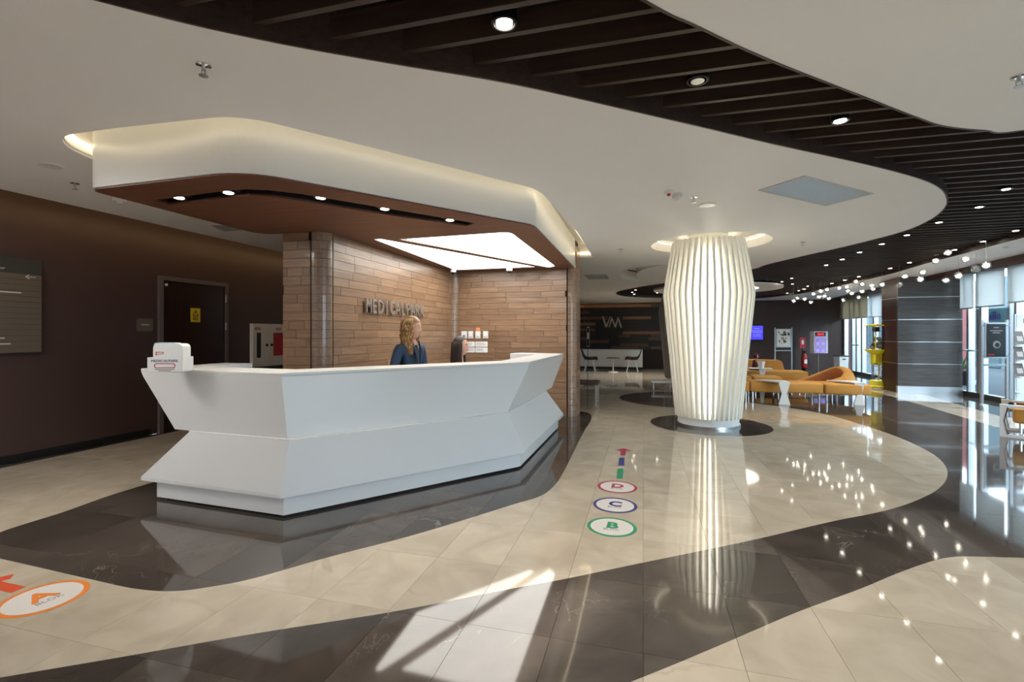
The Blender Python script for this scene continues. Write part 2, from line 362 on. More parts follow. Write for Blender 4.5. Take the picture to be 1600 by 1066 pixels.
for kind, bm in regions:
    xs = [k * TX for k in range(int(X0 / TX) - 1, int(X1 / TX) + 2)]; ys = [TY0 + k * TY for k in range(-9, 32)]
    for x in xs:
        for d in (-GAP, GAP): cut(bm, (x + d, 0, 0), (1, 0, 0))
    for y in ys:
        for d in (-GAP, GAP): cut(bm, (0, y + d, 0), (0, 1, 0))
    cells = {}
    for f in bm.faces:
        c = f.calc_center_median(); fx = c.x / TX; fy = (c.y - TY0) / TY
        if abs(fx - round(fx)) * TX < GAP or abs(fy - round(fy)) * TY < GAP: continue
        cells.setdefault((math.floor(fx), math.floor(fy)), []).append(f)
    for key, fs in cells.items():
        ids = {}; vs = []; faces = []; a = 0
        for f in fs:
            a += f.calc_area(); idx = []
            for v in f.verts:
                if v.index not in ids or True:
                    k = (round(v.co.x, 6), round(v.co.y, 6))
                    if k not in ids: ids[k] = len(vs); vs.append((k[0], k[1], 0.0))
                    idx.append(ids[k])
            faces.append(tuple(idx))
        cx = (key[0] + .5) * TX; cy = TY0 + (key[1] + .5) * TY
        Z = cx * FW[0] + cy * FW[1]; lat = (cx * RT[0] + cy * RT[1])
        vis = Z > 1.7 and abs(lat) < Z * 1.15 + .3
        tiles.append((Z if vis and a > .004 else 999, kind, vs, faces))
    bm.free()
def tile_mesh(name, parts):
    me = bpy.data.meshes.new(name); V = []; Fc = []
    for vs, faces in parts:
        b = len(V); V += vs; Fc += [tuple(b + i for i in f) for f in faces]
    me.from_pydata(V, [], Fc); bm = BM(); bm.from_mesh(me)
    bmesh.ops.recalc_face_normals(bm, faces=bm.faces[:])
    for f in bm.faces:
        if f.normal.z < 0: f.normal_flip()
    r = bmesh.ops.extrude_face_region(bm, geom=bm.faces[:], use_keep_orig=True)
    for v in [g for g in r['geom'] if isinstance(g, bmesh.types.BMVert)]: v.co.z -= .0125
    bmesh.ops.recalc_face_normals(bm, faces=bm.faces[:])
    bm.to_mesh(me); bm.free(); return me
tiles.sort(key=lambda t: t[0])
for Z, kind, vs, faces in tiles[:298]: link('tile', tile_mesh('tile', [(vs, faces)]), M[kind], floor_base)
for kind in ('cream', 'dark'):
    tag(link('far_tiles', tile_mesh('far_tiles', [(v, f) for Z, k, v, f in tiles[298:] if k == kind]), M[kind], floor_base), kind='stuff')
# ---- walls
def wall(name, bm, m): return struct(mk(bm, name, m))
wl = wall('wall_left', box(BM(), X0 - .2, Y0, 0, X0, Y1, 3.3), M['brownwall'])
wall('wall_back', box(BM(), X0, Y1, 0, X1 + .3, Y1 + .2, 3.3), M['brownwall'])
b = BM()     # wall behind the camera with one window
wx0, wx1, wz0, wz1 = -3.55, -3.13, 2.36, 2.78
wy = Y0
def floor_to_wall(x, y): return x - .463 * (y - Y0), (y - Y0) / .907 * math.tan(SUN_EL)
a0 = floor_to_wall(-1.09, 1.8); a1 = floor_to_wall(-.67, 2.78)
wx0 = a0[0]; wx1 = wx0 + .60; wz0 = a0[1]; wz1 = a1[1]
box(b, X0, wy - .1, 0, wx0, wy, 3.3); box(b, wx1, wy - .1, 0, X1 + .3, wy, 3.3); box(b, wx0, wy - .1, 0, wx1, wy, wz0); box(b, wx0, wy - .1, wz1, wx1, wy, 3.3)
wall('wall_front', b, M['brownwall'])
struct(mk(box(BM(), wx0 + .15, wy - .08, wz0, wx0 + .19, wy - .03, wz1), 'window_3', M['alu']))
struct(mk(box(BM(), X0 - .2, Y0 - .2, 3.3, X1 + .9, Y1 + .2, 3.4), 'trim_6', M['void']))
tag(bpy.data.objects['trim_6'])
struct(mk(box(BM(), X0, Y0, 0, X0 + .015, 5.05, .09), 'baseboard_left', M['black'])); struct(mk(box(BM(), X0, 6.36, 0, X0 + .015, Y1, .09), 'baseboard_left', M['black']))
# ---- ceiling
def cp(pts): return [ceilpt(x, y) for x, y in pts]
main_edge = [(-4.2, -3.3), (-4.0, -1.0), (-3.1, .5)] + cp([(150, 0), (400, 60), (600, 97), (800, 131), (1000, 176), (1200, 223), (1350, 256), (1430, 277), (1465, 292), (1478, 308), (1475, 325), (1450, 345), (1400, 365), (1300, 390), (1200, 413), (1175, 421), (1100, 433), (1035, 443), (990, 450), (963, 457), (975, 463), (1030, 466), (1100, 467), (1178, 466.5)])
strip_edge = cp([(1200, 465), (1250, 459), (1300, 449), (1380, 431), (1450, 411), (1525, 391), (1600, 371)]) + [(5.3, 6.0), (5.3, 3.0), (5.3, 0), (5.3, -3.3)]
near_edge = [(4.3, -3.3), (4.3, .5), (4.0, 2.6), (3.3, 3.7)] + cp([(1600, 203), (1540, 203), (1480, 197), (1440, 185), (1350, 150), (1200, 91), (1087, 38), (1010, 0)]) + [(-.75, 1.15), (-1.3, -.3), (-1.5, -3.3)]
slat_poly = catmull(main_edge, 5) + catmull(strip_edge, 4) + catmull(near_edge, 5)
slot_hole = catmull([(-4.29, 3.3), (-4.22, 2.85), (-4.12, 2.58), (-3.92, 2.42), (-3.6, 2.405)], 5) + [(-3.4, 2.41)] + rounded([(-2.9, 2.44), (-2.46, 2.47), (-1.7, 3.5)], [0, .22, 0], 8) + rounded([(-1.2, 4.19), (-.97, 4.5), (-.94, 5.0)], [0, .2, 0], 6) + [(-.87, 6.43), (-.88, 8.75), (-3.95, 8.75), (-3.95, 4.75), (-4.29, 4.75)]
ringhole = circle(colc[0], colc[1], .87, 72)
cc = PZ(1045, 10.9); crescent_c = cc
cres = [(cc[0] + 1.15 * math.cos(t), cc[1] + 1.5 * math.sin(t)) for t in [PI * .5 + PI * k / 24 for k in range(25)]]
cres += [(cc[0] + .25 - .95 * math.cos(t), cc[1] + .0 + 1.38 * math.sin(t)) for t in [-PI * .5 + PI * k / 24 for k in range(25)]]
cres = [(cc[0] + 1.1 * math.cos(t), cc[1] + 1.45 * math.sin(t)) for t in [PI * .5 + PI * k / 24 for k in range(25)]] + [(cc[0] + .02 - .72 * math.cos(t), cc[1] + 1.38 * math.sin(t)) for t in [-PI * .5 + PI * k / 24 for k in range(25)]]
slots = [[(-.95, 9.9), (-.55, 9.9), (-.55, 12.6), (-.95, 12.6)]]
bm = fill([(-5.93, Y0), (6.3, Y0), (6.3, 19.45), (-5.93, 19.45)], [slat_poly, slot_hole, ringhole, cres])
for y in (9.5,): cut(bm, (0, y, 0), (0, 1, 0))
for v in bm.verts: v.co.z = cz(v.co.y)
ceiling = struct(mk(thick(bm, .02), 'ceiling', M['white']))
# the white disc with its lit centre, in the slatted field beyond the column
isl = ceilpt(1118, 453); zi = cz(isl[1])
disc = mk(thick(fill(circle(isl[0], isl[1], 1.75), [circle(isl[0] + .12, isl[1] - .1, 1.0)], zi + .0), .05), 'ceiling_disc', M['white'], ceiling)
mk(thick(fill(circle(isl[0] + .12, isl[1] - .1, 1.0), (), zi + .03), .02), 'lit_disc', M['glow'], ceiling)
# vertical trims and recess linings
struct(mk(band(BM(), slat_poly, lambda y: cz(y) - .004, lambda y: cz(y) + .30, th=.012), 'trim_1', M['trim']))
struct(mk(band(BM(), slot_hole, CEIL + .02, CEIL + .24, th=.01), 'trim_2', M['coverwhite']))
bm = fill(slot_hole, (), CEIL + .24); struct(mk(bm, 'trim_2', M['coverwhite']))
struct(mk(band(BM(), ringhole, CEIL + .001, CEIL + .15, th=.01), 'trim_3', M['coverwhite']))
struct(mk(fill(ringhole, (), CEIL + .15), 'trim_3', M['coverwhite']))
struct(mk(band(BM(), cres, lambda y: cz(y), lambda y: cz(y) + .22, th=.01), 'trim_4', M['coverwhite'])); struct(mk(fill(cres, (), CEIL + .2), 'trim_4', M['coverwhite']))
# ring cove light, canopy cove light
lr = circle(colc[0], colc[1], .80, 48); mk(band(BM(), lr, CEIL + .11, CEIL + .125, th=.02), 'led_strip', M['ring'], ceiling)
so_in = [(p[0], p[1]) for p in slot_hole]
def offset(pts, d):                 # inwards for a counter-clockwise polygon
    out = []; n = len(pts)
    for i in range(n):
        p = Vector(pts[i]); a = p - Vector(pts[i - 1]); b_ = Vector(pts[(i + 1) % n]) - p
        t = (a.normalized() if a.length > 1e-6 else Vector((0, 0))) + (b_.normalized() if b_.length > 1e-6 else Vector((0, 0)))
        if t.length < 1e-6: out.append(tuple(p)); continue
        t.normalize(); out.append((p.x - t.y * d, p.y + t.x * d))
    return out
led = offset(slot_hole, .03)
mk(band(BM(), led, CEIL + .06, CEIL + .085, th=.012), 'led_strip', M['led'], ceiling)
# left cove: ceiling lid above the gap and an amber strip on the ceiling edge
struct(mk(box(BM(), X0, Y0, 3.02, -5.7, Y1, 3.05), 'trim_5', M['brownwall']))
mk(box(BM(), -6.0, -1.0, CEIL + .05, -5.98, 19.0, CEIL + .07), 'led_strip', M['ledw'], ceiling)
mk(box(BM(), -2.9, 19.3, 2.68, 2.2, 19.32, 2.70), 'led_strip', M['ledw'], ceiling)
for cx, cy in ((-5.2, -1.2), (-5.2, 1.2), (-4.7, -2.8), (.6, -2.6), (2.6, -.6)):  # unseen glowing panels, added as fill for the left wall and counter
    mk(box(BM(), cx - .5, cy - .5, CEIL - .012, cx + .5, cy + .5, CEIL - .002), 'light_panel', M['fillp'], ceiling)
# ---- slats, one by one
def spans(poly, y):
    xs = []; n = len(poly)
    for i in range(n):
        a, c = poly[i], poly[(i + 1) % n]
        if (a[1] - y) * (c[1] - y) < 0: xs.append(a[0] + (y - a[1]) / (c[1] - a[1]) * (c[0] - a[0]))
    xs.sort(); return [(xs[i], xs[i + 1]) for i in range(0, len(xs) - 1, 2)]
y = .28; nsl = 0
while y < 19.2:
    for a, c in spans(slat_poly, y):
        segs = [(a, c)]
        h = 1.75 ** 2 - (y - isl[1]) ** 2
        if h > 0:
            h = math.sqrt(h); segs = [(a, isl[0] - h), (isl[0] + h, c)]
        for a_, c_ in segs:
            if c_ - a_ < .06: continue
            z = cz(y) + .065
            mk(box(BM(), a_, y - .016, z, c_, y + .016, z + .11), 'slat', M['slat'], ceiling); nsl += 1
    y += .196
# ---- window wall on the right
def frame_v(y, w=.09, x0=7.0, x1=7.12, z1=2.85): return box(BM(), x0, y - w / 2, .0, x1, y + w / 2, z1)
wn = struct(empty('window_1'))
for y in (13.86, 13.05, 12.72, 12.62, 11.80, 11.62, 10.6, 9.5, 8.4, 7.0, 5.6, 4.2, 2.8, 1.4, 0, -1.4, -2.8): mk(frame_v(y, .07), 'mullion', M['alu'], wn)
mk(box(BM(), 6.99, Y0, 0, 7.14, 13.9, .10), 'sill', M['signdark'], wn); mk(box(BM(), 7.0, Y0, 2.72, 7.14, 13.9, 2.82), 'head_rail', M['brownpanel'], wn)
def pane(y0, y1, par):
    b = BM(); b.faces.new([b.verts.new(p) for p in ((7.05, y0, .1), (7.05, y1, .1), (7.05, y1, 2.75), (7.05, y0, 2.75))]); mk(b, 'pane', M['glass'], par)
ys_ = (13.86, 13.05, 12.72, 11.80, 10.6, 9.5, 8.4, 7.0, 5.6, 4.2, 2.8, 1.4, 0, -1.4, -2.8, Y0)
for i in range(len(ys_) - 1): pane(ys_[i + 1] + .036, ys_[i] - .036, wn)
for y0, y1 in ((12.74, 13.04), (13.08, 13.83), (11.82, 12.6)): mk(tube(BM(), [(6.96, y0, 1.02), (6.96, y1, 1.02)], .016), 'push_bar', M['steel'], wn)
wn2 = struct(empty('window_2'))
for y in (19.9, 19.25, 18.88, 18.45, 17.6, 16.9, 15.6, 14.2): mk(frame_v(y, .10), 'mullion', M['alu'], wn2)
mk(box(BM(), 6.99, 14.1, 0, 7.14, Y1, .10), 'sill', M['signdark'], wn2); ys_ = (19.9, 19.25, 18.88, 18.45, 17.6, 16.9, 15.6, 14.2)
for i in range(len(ys_) - 1): pane(ys_[i + 1] + .05, ys_[i] - .05, wn2)
mk(box(BM(), 7.0, 14.1, 2.6, 7.14, Y1, 2.8), 'head_rail', M['brownpanel'], wn2)
mk(tube(BM(), [(6.96, 18.5, 1.0), (6.96, 19.2, 1.0)], .016), 'push_bar', M['steel'], wn2)
struct(mk(box(BM(), 7.0, Y0, 2.8, 7.3, Y1, 3.3), 'wall_right', M['brownpanel']))
struct(mk(box(BM(), 6.4, Y0, 2.88, 7.05, 19.9, 2.9), 'trim_7', M['brownpanel']))
struct(mk(box(BM(), 6.3, Y0, 2.60, 6.315, 19.4, 2.9), 'trim_7', M['brownpanel']))
# pier with grey panels and metal joints
pier = struct(mk(box(BM(), 5.80, 13.26, 0, 6.99, 14.08, 2.9), 'wall_pier', M['brownpanel']))
zs = [.17, .69, 1.20, 1.72, 2.24, 2.88]
for i in range(5): mk(box(BM(), 5.745, 13.2, zs[i] + (.008 if i else 0), 6.99, 13.262, zs[i + 1] - .008, .002), 'panel', M['greypanel'], pier)
for i in range(5): mk(box(BM(), 5.779, 13.262, zs[i] + (.008 if i else 0), 5.801, 14.08, zs[i + 1] - .008, .002), 'panel', M['brownpanel'], pier)
for i in range(1, 5): mk(box(BM(), 5.75, 13.205, zs[i] - .008, 6.99, 13.262, zs[i] + .008), 'metal_strip', M['steel'], pier); mk(box(BM(), 5.782, 13.262, zs[i] - .005, 5.80, 14.08, zs[i] + .005), 'metal_strip', M['alu'], pier)
mk(box(BM(), 5.73, 13.18, 0, 6.99, 13.262, .17), 'plinth', M['alu'], pier)
mk(box(BM(), 5.85, 13.3, 2.66, 5.9, 14.0, 2.68), 'led_strip', M['ledw'], pier)
for z in (.6, 1.1, 1.6, 2.1): mk(box(BM(), 6.98, 19.95, z, 7.0, 20.0, z + .01), 'metal_strip', M['alu'], pier)
# blinds, each a roll of its own
def blind(y0, y1, zb, m, lab, grp):
    t = empty('roller_blind', (6.94, (y0 + y1) / 2, zb), 0, lab, 'blind', grp); w = (y1 - y0) / 2
    b = box(BM(), -.002, -w, 0.02, .002, w, 2.80 - zb); mk(b, 'blind_fabric', m, t)
    mk(box(BM(), -.012, -w, 0, .012, w, .025), 'bottom_bar', M['alu'], t); mk(tube(BM(), [(0, -w, 2.80 - zb), (0, w, 2.80 - zb)], .03), 'roll', M['white2'], t)
blind(12.74, 13.86, 1.94, M['blind'], 'pale roller blind over the glazing beside the grey panelled pier', 'roller blinds')
blind(11.80, 12.66, 1.95, M['blind'], 'pale roller blind above the lettered shop panel behind the poster stand', 'roller blinds')
blind(10.0, 11.70, 1.99, M['blind'], 'pale roller blind cut by the right edge of the photo, above the brochure rack', 'roller blinds')
blind(17.85, 20.0 - .05, 1.90, M['blind2'], 'beige roller blind in the far corner above the waste bin', 'roller blinds')
blind(14.2, 17.8, 1.90, M['blind'], 'pale roller blind above the yellow toy vending machine', 'roller blinds')
# ---- outside
struct(mk(box(BM(), 7.3, -30, -.3, 60, 80, -.05), 'pavement', M['pave']))
fac = mk(box(BM(), 14, -2, -.05, 15, 60, 3.7), 'shop_building', M['outside']); tag(fac, 'pale shop building outside seen through the glazing', 'building')
for y in (16, 20, 24, 28.5, 33, 38, 43): mk(box(BM(), 13.93, y, 0, 13.99, y + 2.6, 2.4), 'shop_window', M['outside_dark'], fac)
def out_sign():
    ya = PXp(1535, 7.4)[0]; yb = PXp(1566, 7.4)[0]
    t = empty('shop_sign', (7.5, (ya + yb) / 2, 1.76), 0, 'teal shop fascia with dark lower case letters outside the glass door', 'sign')
    w = abs(ya - yb) / 2 + .1
    mk(box(BM(), 0, -w, -.16, .04, w, .19), 'sign_board', M['outside_teal'], t)
    link('lettering', textmesh('bilin', .26, .006, bold=.006), M['blue'], t, (-.01, .12, 0.02), (PI / 2, 0, -PI / 2))
    for s in (-1, 1): mk(box(BM(), .01, s * w - .02, -1.81, .04, s * w + .02, .19), 'post', M['alu'], t)
out_sign()
ya = PXp(1508, 9.0)[0]
t = empty('banner_stand', (9.0, ya, -.05), 0, 'tall red banner standing outside the window', 'banner')
mk(box(BM(), 0, -.3, .1, .02, .22, 2.6), 'banner_sheet', M['outside_red'], t); mk(box(BM(), -.15, -.3, 0, .15, .22, .1), 'foot', M['alu'], t)
ya = PXp(1500, 8.6)[0]
t = empty('outdoor_plant', (8.6, ya, -.05), 0, 'leafy plant in a dark pot outside the glazing beside the red banner', 'plant')
mk(lathe(BM(), [(.2, 0), (.28, .4), (.25, .4)]), 'pot', M['blackmetal'], t)
b = BM()
for k in range(60):
    a = random.uniform(0, 2 * PI); l = random.uniform(.3, .6); e = random.uniform(.2, 1.3)
    d = Vector((math.cos(a) * math.cos(e), math.sin(a) * math.cos(e), math.sin(e))) * l; s = d.cross(Vector((0, 0, 1))).normalized() * .03; o = Vector((0, 0, .4))
    b.faces.new([b.verts.new(o), b.verts.new(o + d * .5 + s), b.verts.new(o + d), b.verts.new(o + d * .5 - s)])
tag(mk(b, 'foliage', M['leaf'], t), kind='stuff')
# ---- left wall: door and frame
dr = struct(empty('door_1', (X0, 5.166, 0)))
mk(box(BM(), .0, .06, 0, .02, 1.10, 2.15), 'door_leaf', M['door'], dr)
b = BM(); box(b, 0, 0, 0, .04, .06, 2.21); box(b, 0, 1.10, 0, .04, 1.154, 2.21); box(b, 0, .06, 2.15, .04, 1.10, 2.21); mk(b, 'door_frame', M['doorframe'], dr)
for z in (.3, 1.45, 1.9): mk(tube(BM(), [(.045, 1.10, z), (.045, 1.10, z + .12)], .012), 'hinge', M['steel'], dr)
mk(lathe(BM(), [(.0, 0), (.02, 0), (.02, .01), (0, .01)], 12), 'door_sensor', M['white2'], dr, (.02, .11, 2.09), (0, PI / 2, 0))
# ---- planked reception walls
ROW = .0962
def plank_wall(name, origin, ux, length, z1, n, seed, lens=(.42, .52, .62, .72)):
    """origin: left end of the face at floor, ux: direction along the face, n: outward normal"""
    root = struct(empty(name)); R = random.Random(seed); ang = math.atan2(ux[1], ux[0]); row = 0; z = 0; cache = {}
    cnt = 0
    while z < z1:
        x = -R.uniform(0, .5)
        while x < length:
            l = R.choice(lens); a = max(0, x); e = min(length, x + l); x += l
            if e - a < .04: continue
            w = round(e - a - .004, 4)
            if w not in cache:
                bb = box(BM(), 0, -.008, 0, w, .008, ROW - .004)
                me = bpy.data.meshes.new('plank'); bb.to_mesh(me); bb.free(); me.materials.append(M['plank']); cache[w] = me
            o = bpy.data.objects.new('plank', cache[w]); C.objects.link(o); o.parent = root
            j = R.uniform(0, .002)
            o.location = (origin[0] + ux[0] * a + n[0] * (.008 + j), origin[1] + ux[1] * a + n[1] * (.008 + j), z); o.rotation_euler = (0, 0, ang); cnt += 1
        z += ROW
    return root
ZT = 2.79
LX, EX, EY, BY, RXX = -3.30, -3.80, 4.42, 8.05, -1.10
core_l = struct(mk(prism(BM(), [(EX, EY + .02), (LX - .14, EY + .02), (LX - .02, EY + .14), (LX - .02, BY), (LX - .02, BY + .02), (RXX - .14, BY + .02), (RXX - .02, BY + .14), (RXX - .02, 8.56), (EX, 8.56)], 0, 3.0), 'wall_reception_core', M['joint']))
core_l.name = 'wall_middle'
plank_wall('wall_reception', (LX, EY + .15), (0, 1), BY - EY - .15 - .12, ZT, (1, 0), 3)
plank_wall('wall_counter', (LX + .12, BY), (1, 0), RXX - LX - .12 - .14, ZT, (0, -1), 5)
plank_wall('wall_end', (EX, EY), (1, 0), LX - EX - .15, ZT, (0, -1), 8, (.2, .35, .5))
plank_wall('wall_passage', (RXX, BY + .14), (0, 1), 8.56 - BY - .14, ZT, (1, 0), 9, (.5, .8))
def corner(name, cx, cy, r, a0, a1, n=8, inner=False):
    root = struct(empty(name)); z = 0
    b = BM(); pts = [(cx + r * math.cos(a0 + (a1 - a0) * k / n), cy + r * math.sin(a0 + (a1 - a0) * k / n)) for k in range(n + 1)]
    pin = [(cx + (r - .014) * math.cos(a0 + (a1 - a0) * k / n), cy + (r - .014) * math.sin(a0 + (a1 - a0) * k / n)) for k in range(n + 1)]
    prism(b, pts + pin[::-1], 0, ROW - .004); bmesh.ops.recalc_face_normals(b, faces=b.faces[:])
    me = bpy.data.meshes.new('curved_plank'); b.to_mesh(me); b.free(); me.materials.append(M['plankgloss'])
    while z < ZT:
        o = bpy.data.objects.new('curved_plank', me); C.objects.link(o); o.parent = root; o.location = (0, 0, z); z += ROW
    return root
M['plankgloss'] = wood('lacquered_corner_plank', (.19, .12, .08), (.28, .19, .13), .32, 0, 3, rand=.1, coat=.25)
corner('wall_corner', LX - .15 + .016, EY + .15 - .016, .15, -PI / 2, 0)
corner('wall_corner', RXX - .14 + .016, BY + .14 - .016, .14, -PI / 2, 0)
corner('wall_corner', LX + .12 + .0, BY - .12, .128, PI / 2, PI)
# ---- VM wall of wooden strips at the far end
vm = struct(empty('wall_feature')); R = random.Random(4); z = .76
b = struct(mk(box(BM(), -2.95, 19.9, .0, 1.15, 19.99, 2.62), 'wall_feature_backing', M['joint'])); b.name = 'wall_far'
cache = {}
while z < 2.56:
    x = -2.95
    while x < 1.15:
        l = R.choice((.45, .6, .8, 1.1)); e = min(1.15, x + l)
        dark_mid = .55 if 1.1 < z < 2.35 and -2.4 < x < .1 else .0
        q = R.random(); m = M['vmA'] if q < .50 + dark_mid * .7 else (M['vmB'] if q < .9 else M['vmC'])
        if e - x > .05: mk(box(BM(), x + .003, 19.87 - R.uniform(0, .02), z + .003, e - .003, 19.9, z + .117), 'wood_strip', m, vm)
        x = e
    z += .12
struct(mk(box(BM(), X0, 19.3, 2.86, 7.0, Y1, 2.90), 'trim_8', M['white']))
# ================================================================== RECEPTION COUNTER
def isect(p, d, q, e):
    den = d[0] * e[1] - d[1] * e[0]; t = ((q[0] - p[0]) * e[1] - (q[1] - p[1]) * e[0]) / den; return (p[0] + d[0] * t, p[1] + d[1] * t)
def off_in(pts, d):                  # offset an open polyline to its left side
    segs = []
    for i in range(len(pts) - 1):
        a = Vector(pts[i]); b = Vector(pts[i + 1]); t = (b - a).normalized(); n = Vector((-t.y, t.x)) * d; segs.append((a + n, t, b + n))
    out = [tuple(segs[0][0])]
    for i in range(len(segs) - 1): out.append(isect(segs[i][0], segs[i][1], segs[i + 1][0], segs[i + 1][1]))
    out.append(tuple(segs[-1][2])); return out
def lev(b, z, pa_, pc_, pd_, yr):
    B0 = P(b[0], b[1], z); A0 = isect(B0, (1, -.05), (0, 0), ray(pa_)); C0 = isect(B0, (1, 1.27), (0, 0), ray(pc_)); D0 = isect(C0, (.012, 1), (0, 0), ray(pd_))
    return [(A0[0] + .03, 3.95), A0, B0, C0, D0, (-1.83, D0[1] + yr)]
LV = dict(top=lev((440, 586), 1.085, 220, 827, 881, .2), uw=lev((449, 686), .60, 273, 793, 862, .1), lw=lev((452, 689), .59, 295, 793, 854.5, .1),
    lip=lev((438, 776), .185, 220, 820, 880.5, .05), pl=lev((443, 806), .02, 245, 813, 872, .05))
inner = off_in(LV['top'], .34)
inner[0] = (LV['top'][0][0] + .34, 3.95)
def ring_solid(bm, levels):
    rings = []
    for key, z in levels:
        o = LV[key] if isinstance(key, str) else key
        rings.append([bm.verts.new((p[0], p[1], z)) for p in list(o) + inner[::-1]])
    n = len(rings[0])
    for i in range(len(rings) - 1):
        for k in range(n): bm.faces.new((rings[i][k], rings[i][(k + 1) % n], rings[i + 1][(k + 1) % n], rings[i + 1][k]))
    h = n // 2
    for rr in (rings[0], rings[-1]):
        for k in range(h - 1): bm.faces.new((rr[k], rr[k + 1], rr[n - 2 - k], rr[n - 1 - k]))
    return bm
def lerp(a, b, t): return [(p[0] * (1 - t) + q[0] * t, p[1] * (1 - t) + q[1] * t) for p, q in zip(a, b)]
ct = empty('reception_counter', (0, 0, 0), 0, 'long white faceted reception counter in front of the planked walls', 'counter')
def bevmod(o, w=.006, seg=2):
    md = o.modifiers.new('b', 'BEVEL'); md.width = w; md.segments = seg; md.limit_method = 'ANGLE'; md.angle_limit = math.radians(25); return o
bevmod(mk(ring_solid(BM(), [('top', 1.075), ('top', 1.10)]), 'countertop', M['solid'], ct), .004)
bevmod(mk(ring_solid(BM(), [('uw', .60), (lerp(LV['uw'], LV['top'], .93), 1.03), ('top', 1.0745)]), 'upper_body', M['solid'], ct), .0025)
bevmod(mk(ring_solid(BM(), [('lip', .165), ('lip', .195), ('lw', .59), ('lw', .60)]), 'lower_body', M['solid'], ct), .0025)
bevmod(mk(ring_solid(BM(), [('pl', .02), ('pl', .165)]), 'plinth', M['solid'], ct), .003)
mk(ring_solid(BM(), [(off_in(LV['pl'], .05), .0), (off_in(LV['pl'], .05), .02)]), 'toe_kick', M['black'], ct)
wt = [(-3.3, 3.25), (-2.75, 3.25), (-1.45, 4.95), (-1.42, 6.2), (-2.0, 6.2), (-2.0, 5.1), (-3.0, 3.85), (-3.3, 3.85)]
mk(prism(BM(), wt, .72, .75), 'worktop', M['solid'], ct)
# dispenser boxes at the left end of the countertop
lx, ly = PZ(267, 3.78)
t = empty('leaflet_box', (lx, ly, 1.10), YAW + .12, 'white printed leaflet box with red outlined label on the left end of the counter', 'box')
bb = BM(); w, d, h = .125, .08, .115
box(bb, -w, -d, 0, w, -d + .004, h); box(bb, -w, d - .004, 0, w, d, h); box(bb, -w, -d, 0, -w + .004, d, h); box(bb, w - .004, -d, 0, w, d, h); box(bb, -w, -d, 0, w, d, .004)
mk(bb, 'box_body', M['paper'], t)
link('lettering', textmesh('MEDICALPARK', .030, .0006), M['blue'], t, (0, -d - .001, .086), (PI / 2, 0, 0))
ov = rounded([(-.075, -.019), (.075, -.019), (.075, .019), (-.075, .019)], .018, 5); ovi = rounded([(-.069, -.013), (.069, -.013), (.069, .013), (-.069, .013)], .012, 5)
mk(thick(fill(ov, [ovi]), .001), 'label_outline', M['red'], t, (0, -d - .0005, .05), (PI / 2, 0, 0))
for z, wd in ((.022, .07), (.010, .045)): mk(box(BM(), -wd, -d - .0015, z - .003, wd, -d, z + .003), 'printed_line', M['greytext'], t)
t2 = empty('glove_box', (lx + .01, ly + .0, 1.105), YAW + .12, 'taller rounded white carton standing inside the printed leaflet box', 'box')
bb = thick(fill(rounded([(-.105, 0), (.105, 0), (.105, .215), (-.105, .215)], [0, 0, .04, .04])), .12)
mk(bb, 'carton', M['paper'], t2, (0, .065, 0), (PI / 2, 0, 0))
mk(thick(fill(rounded([(-.085, .2), (.07, .2), (.06, .222), (-.075, .222)], .008)), .10), 'pale_blue_flap', mat('pale_blue_card', (.45, .62, .75), .5), t2, (-.02, .05, 0), (PI / 2, 0, 0))
mk(thick(fill([(-.088, .125), (-.03, .135), (-.03, .15), (-.085, .152)], [[(-.080, .131), (-.036, .138), (-.036, .146), (-.079, .146)]]), .001), 'red_mark', M['red'], t2, (0, -.0555, 0), (PI / 2, 0, 0))
# ================================================================== CANOPY
can = empty('reception_canopy', (0, 0, 2.5), 0, 'white fascia canopy with walnut soffit hanging over the reception counter', 'canopy')
co = [(-4.08, 2.66), (-2.60, 2.64), (-1.06, 4.74), (-1.10, 7.98), (-3.42, 8.0), (-3.10, 4.56), (-3.22, 4.42), (-4.10, 4.46)]
co = [(-4.08, 2.66), (-2.60, 2.64), (-1.06, 4.74), (-1.10, 8.03), (-3.29, 8.03), (-3.29, 4.41), (-4.08, 4.41)]
cor = rounded(co, [.12, .28, .12, .0, .0, .10, .25], 8)
mk(thick(fill(cor, [offset(cor, .035)]), .47), 'fascia', M['solid'], can)
mk(fill(cor, (), .47), 'canopy_top', M['solid'], can)
def sp(pts, r=.06): return rounded([P(x, y, 2.5) for x, y in pts], r, 4)
pa = sp([(622, 372), (797, 360), (868, 415), (858, 417)], [.03, .12, .03, .02]); pb = sp([(583, 372), (592, 371), (838, 416), (712, 421)], [.02, .02, .03, .12])
ch = [P(x, y, 2.5) for x, y in ((236, 311), (300, 303), (352, 296), (385, 293.5), (420, 295), (470, 301), (600, 323), (742, 347), (728, 351.5), (600, 333.5), (470, 312), (420, 304.5), (390, 303.5), (352, 307.5), (300, 314.5), (262, 318))]
if True:
    inn = offset(cor, .012)
    mk(thick(fill(inn, [pa, pb, ch], -.012), .02), 'soffit', M['soffit'], can)
mk(thick(fill(ch, (), .10), .01), 'channel_lid', M['black'], can); mk(band(BM(), ch, 0.005, .10), 'spot_channel', M['black'], can)
for q in (pa, pb):
    pn = mk(thick(fill(q, (), .006), .01), 'light_panel', M['panel'], can)
    mk(thick(fill(q, [offset(q, -.012) if False else [((p[0] - sum(x[0] for x in q) / len(q)) * .985 + sum(x[0] for x in q) / len(q), (p[1] - sum(x[1] for x in q) / len(q)) * .985 + sum(x[1] for x in q) / len(q)) for p in q]], -.014), .006), 'panel_rim', M['white2'], can)
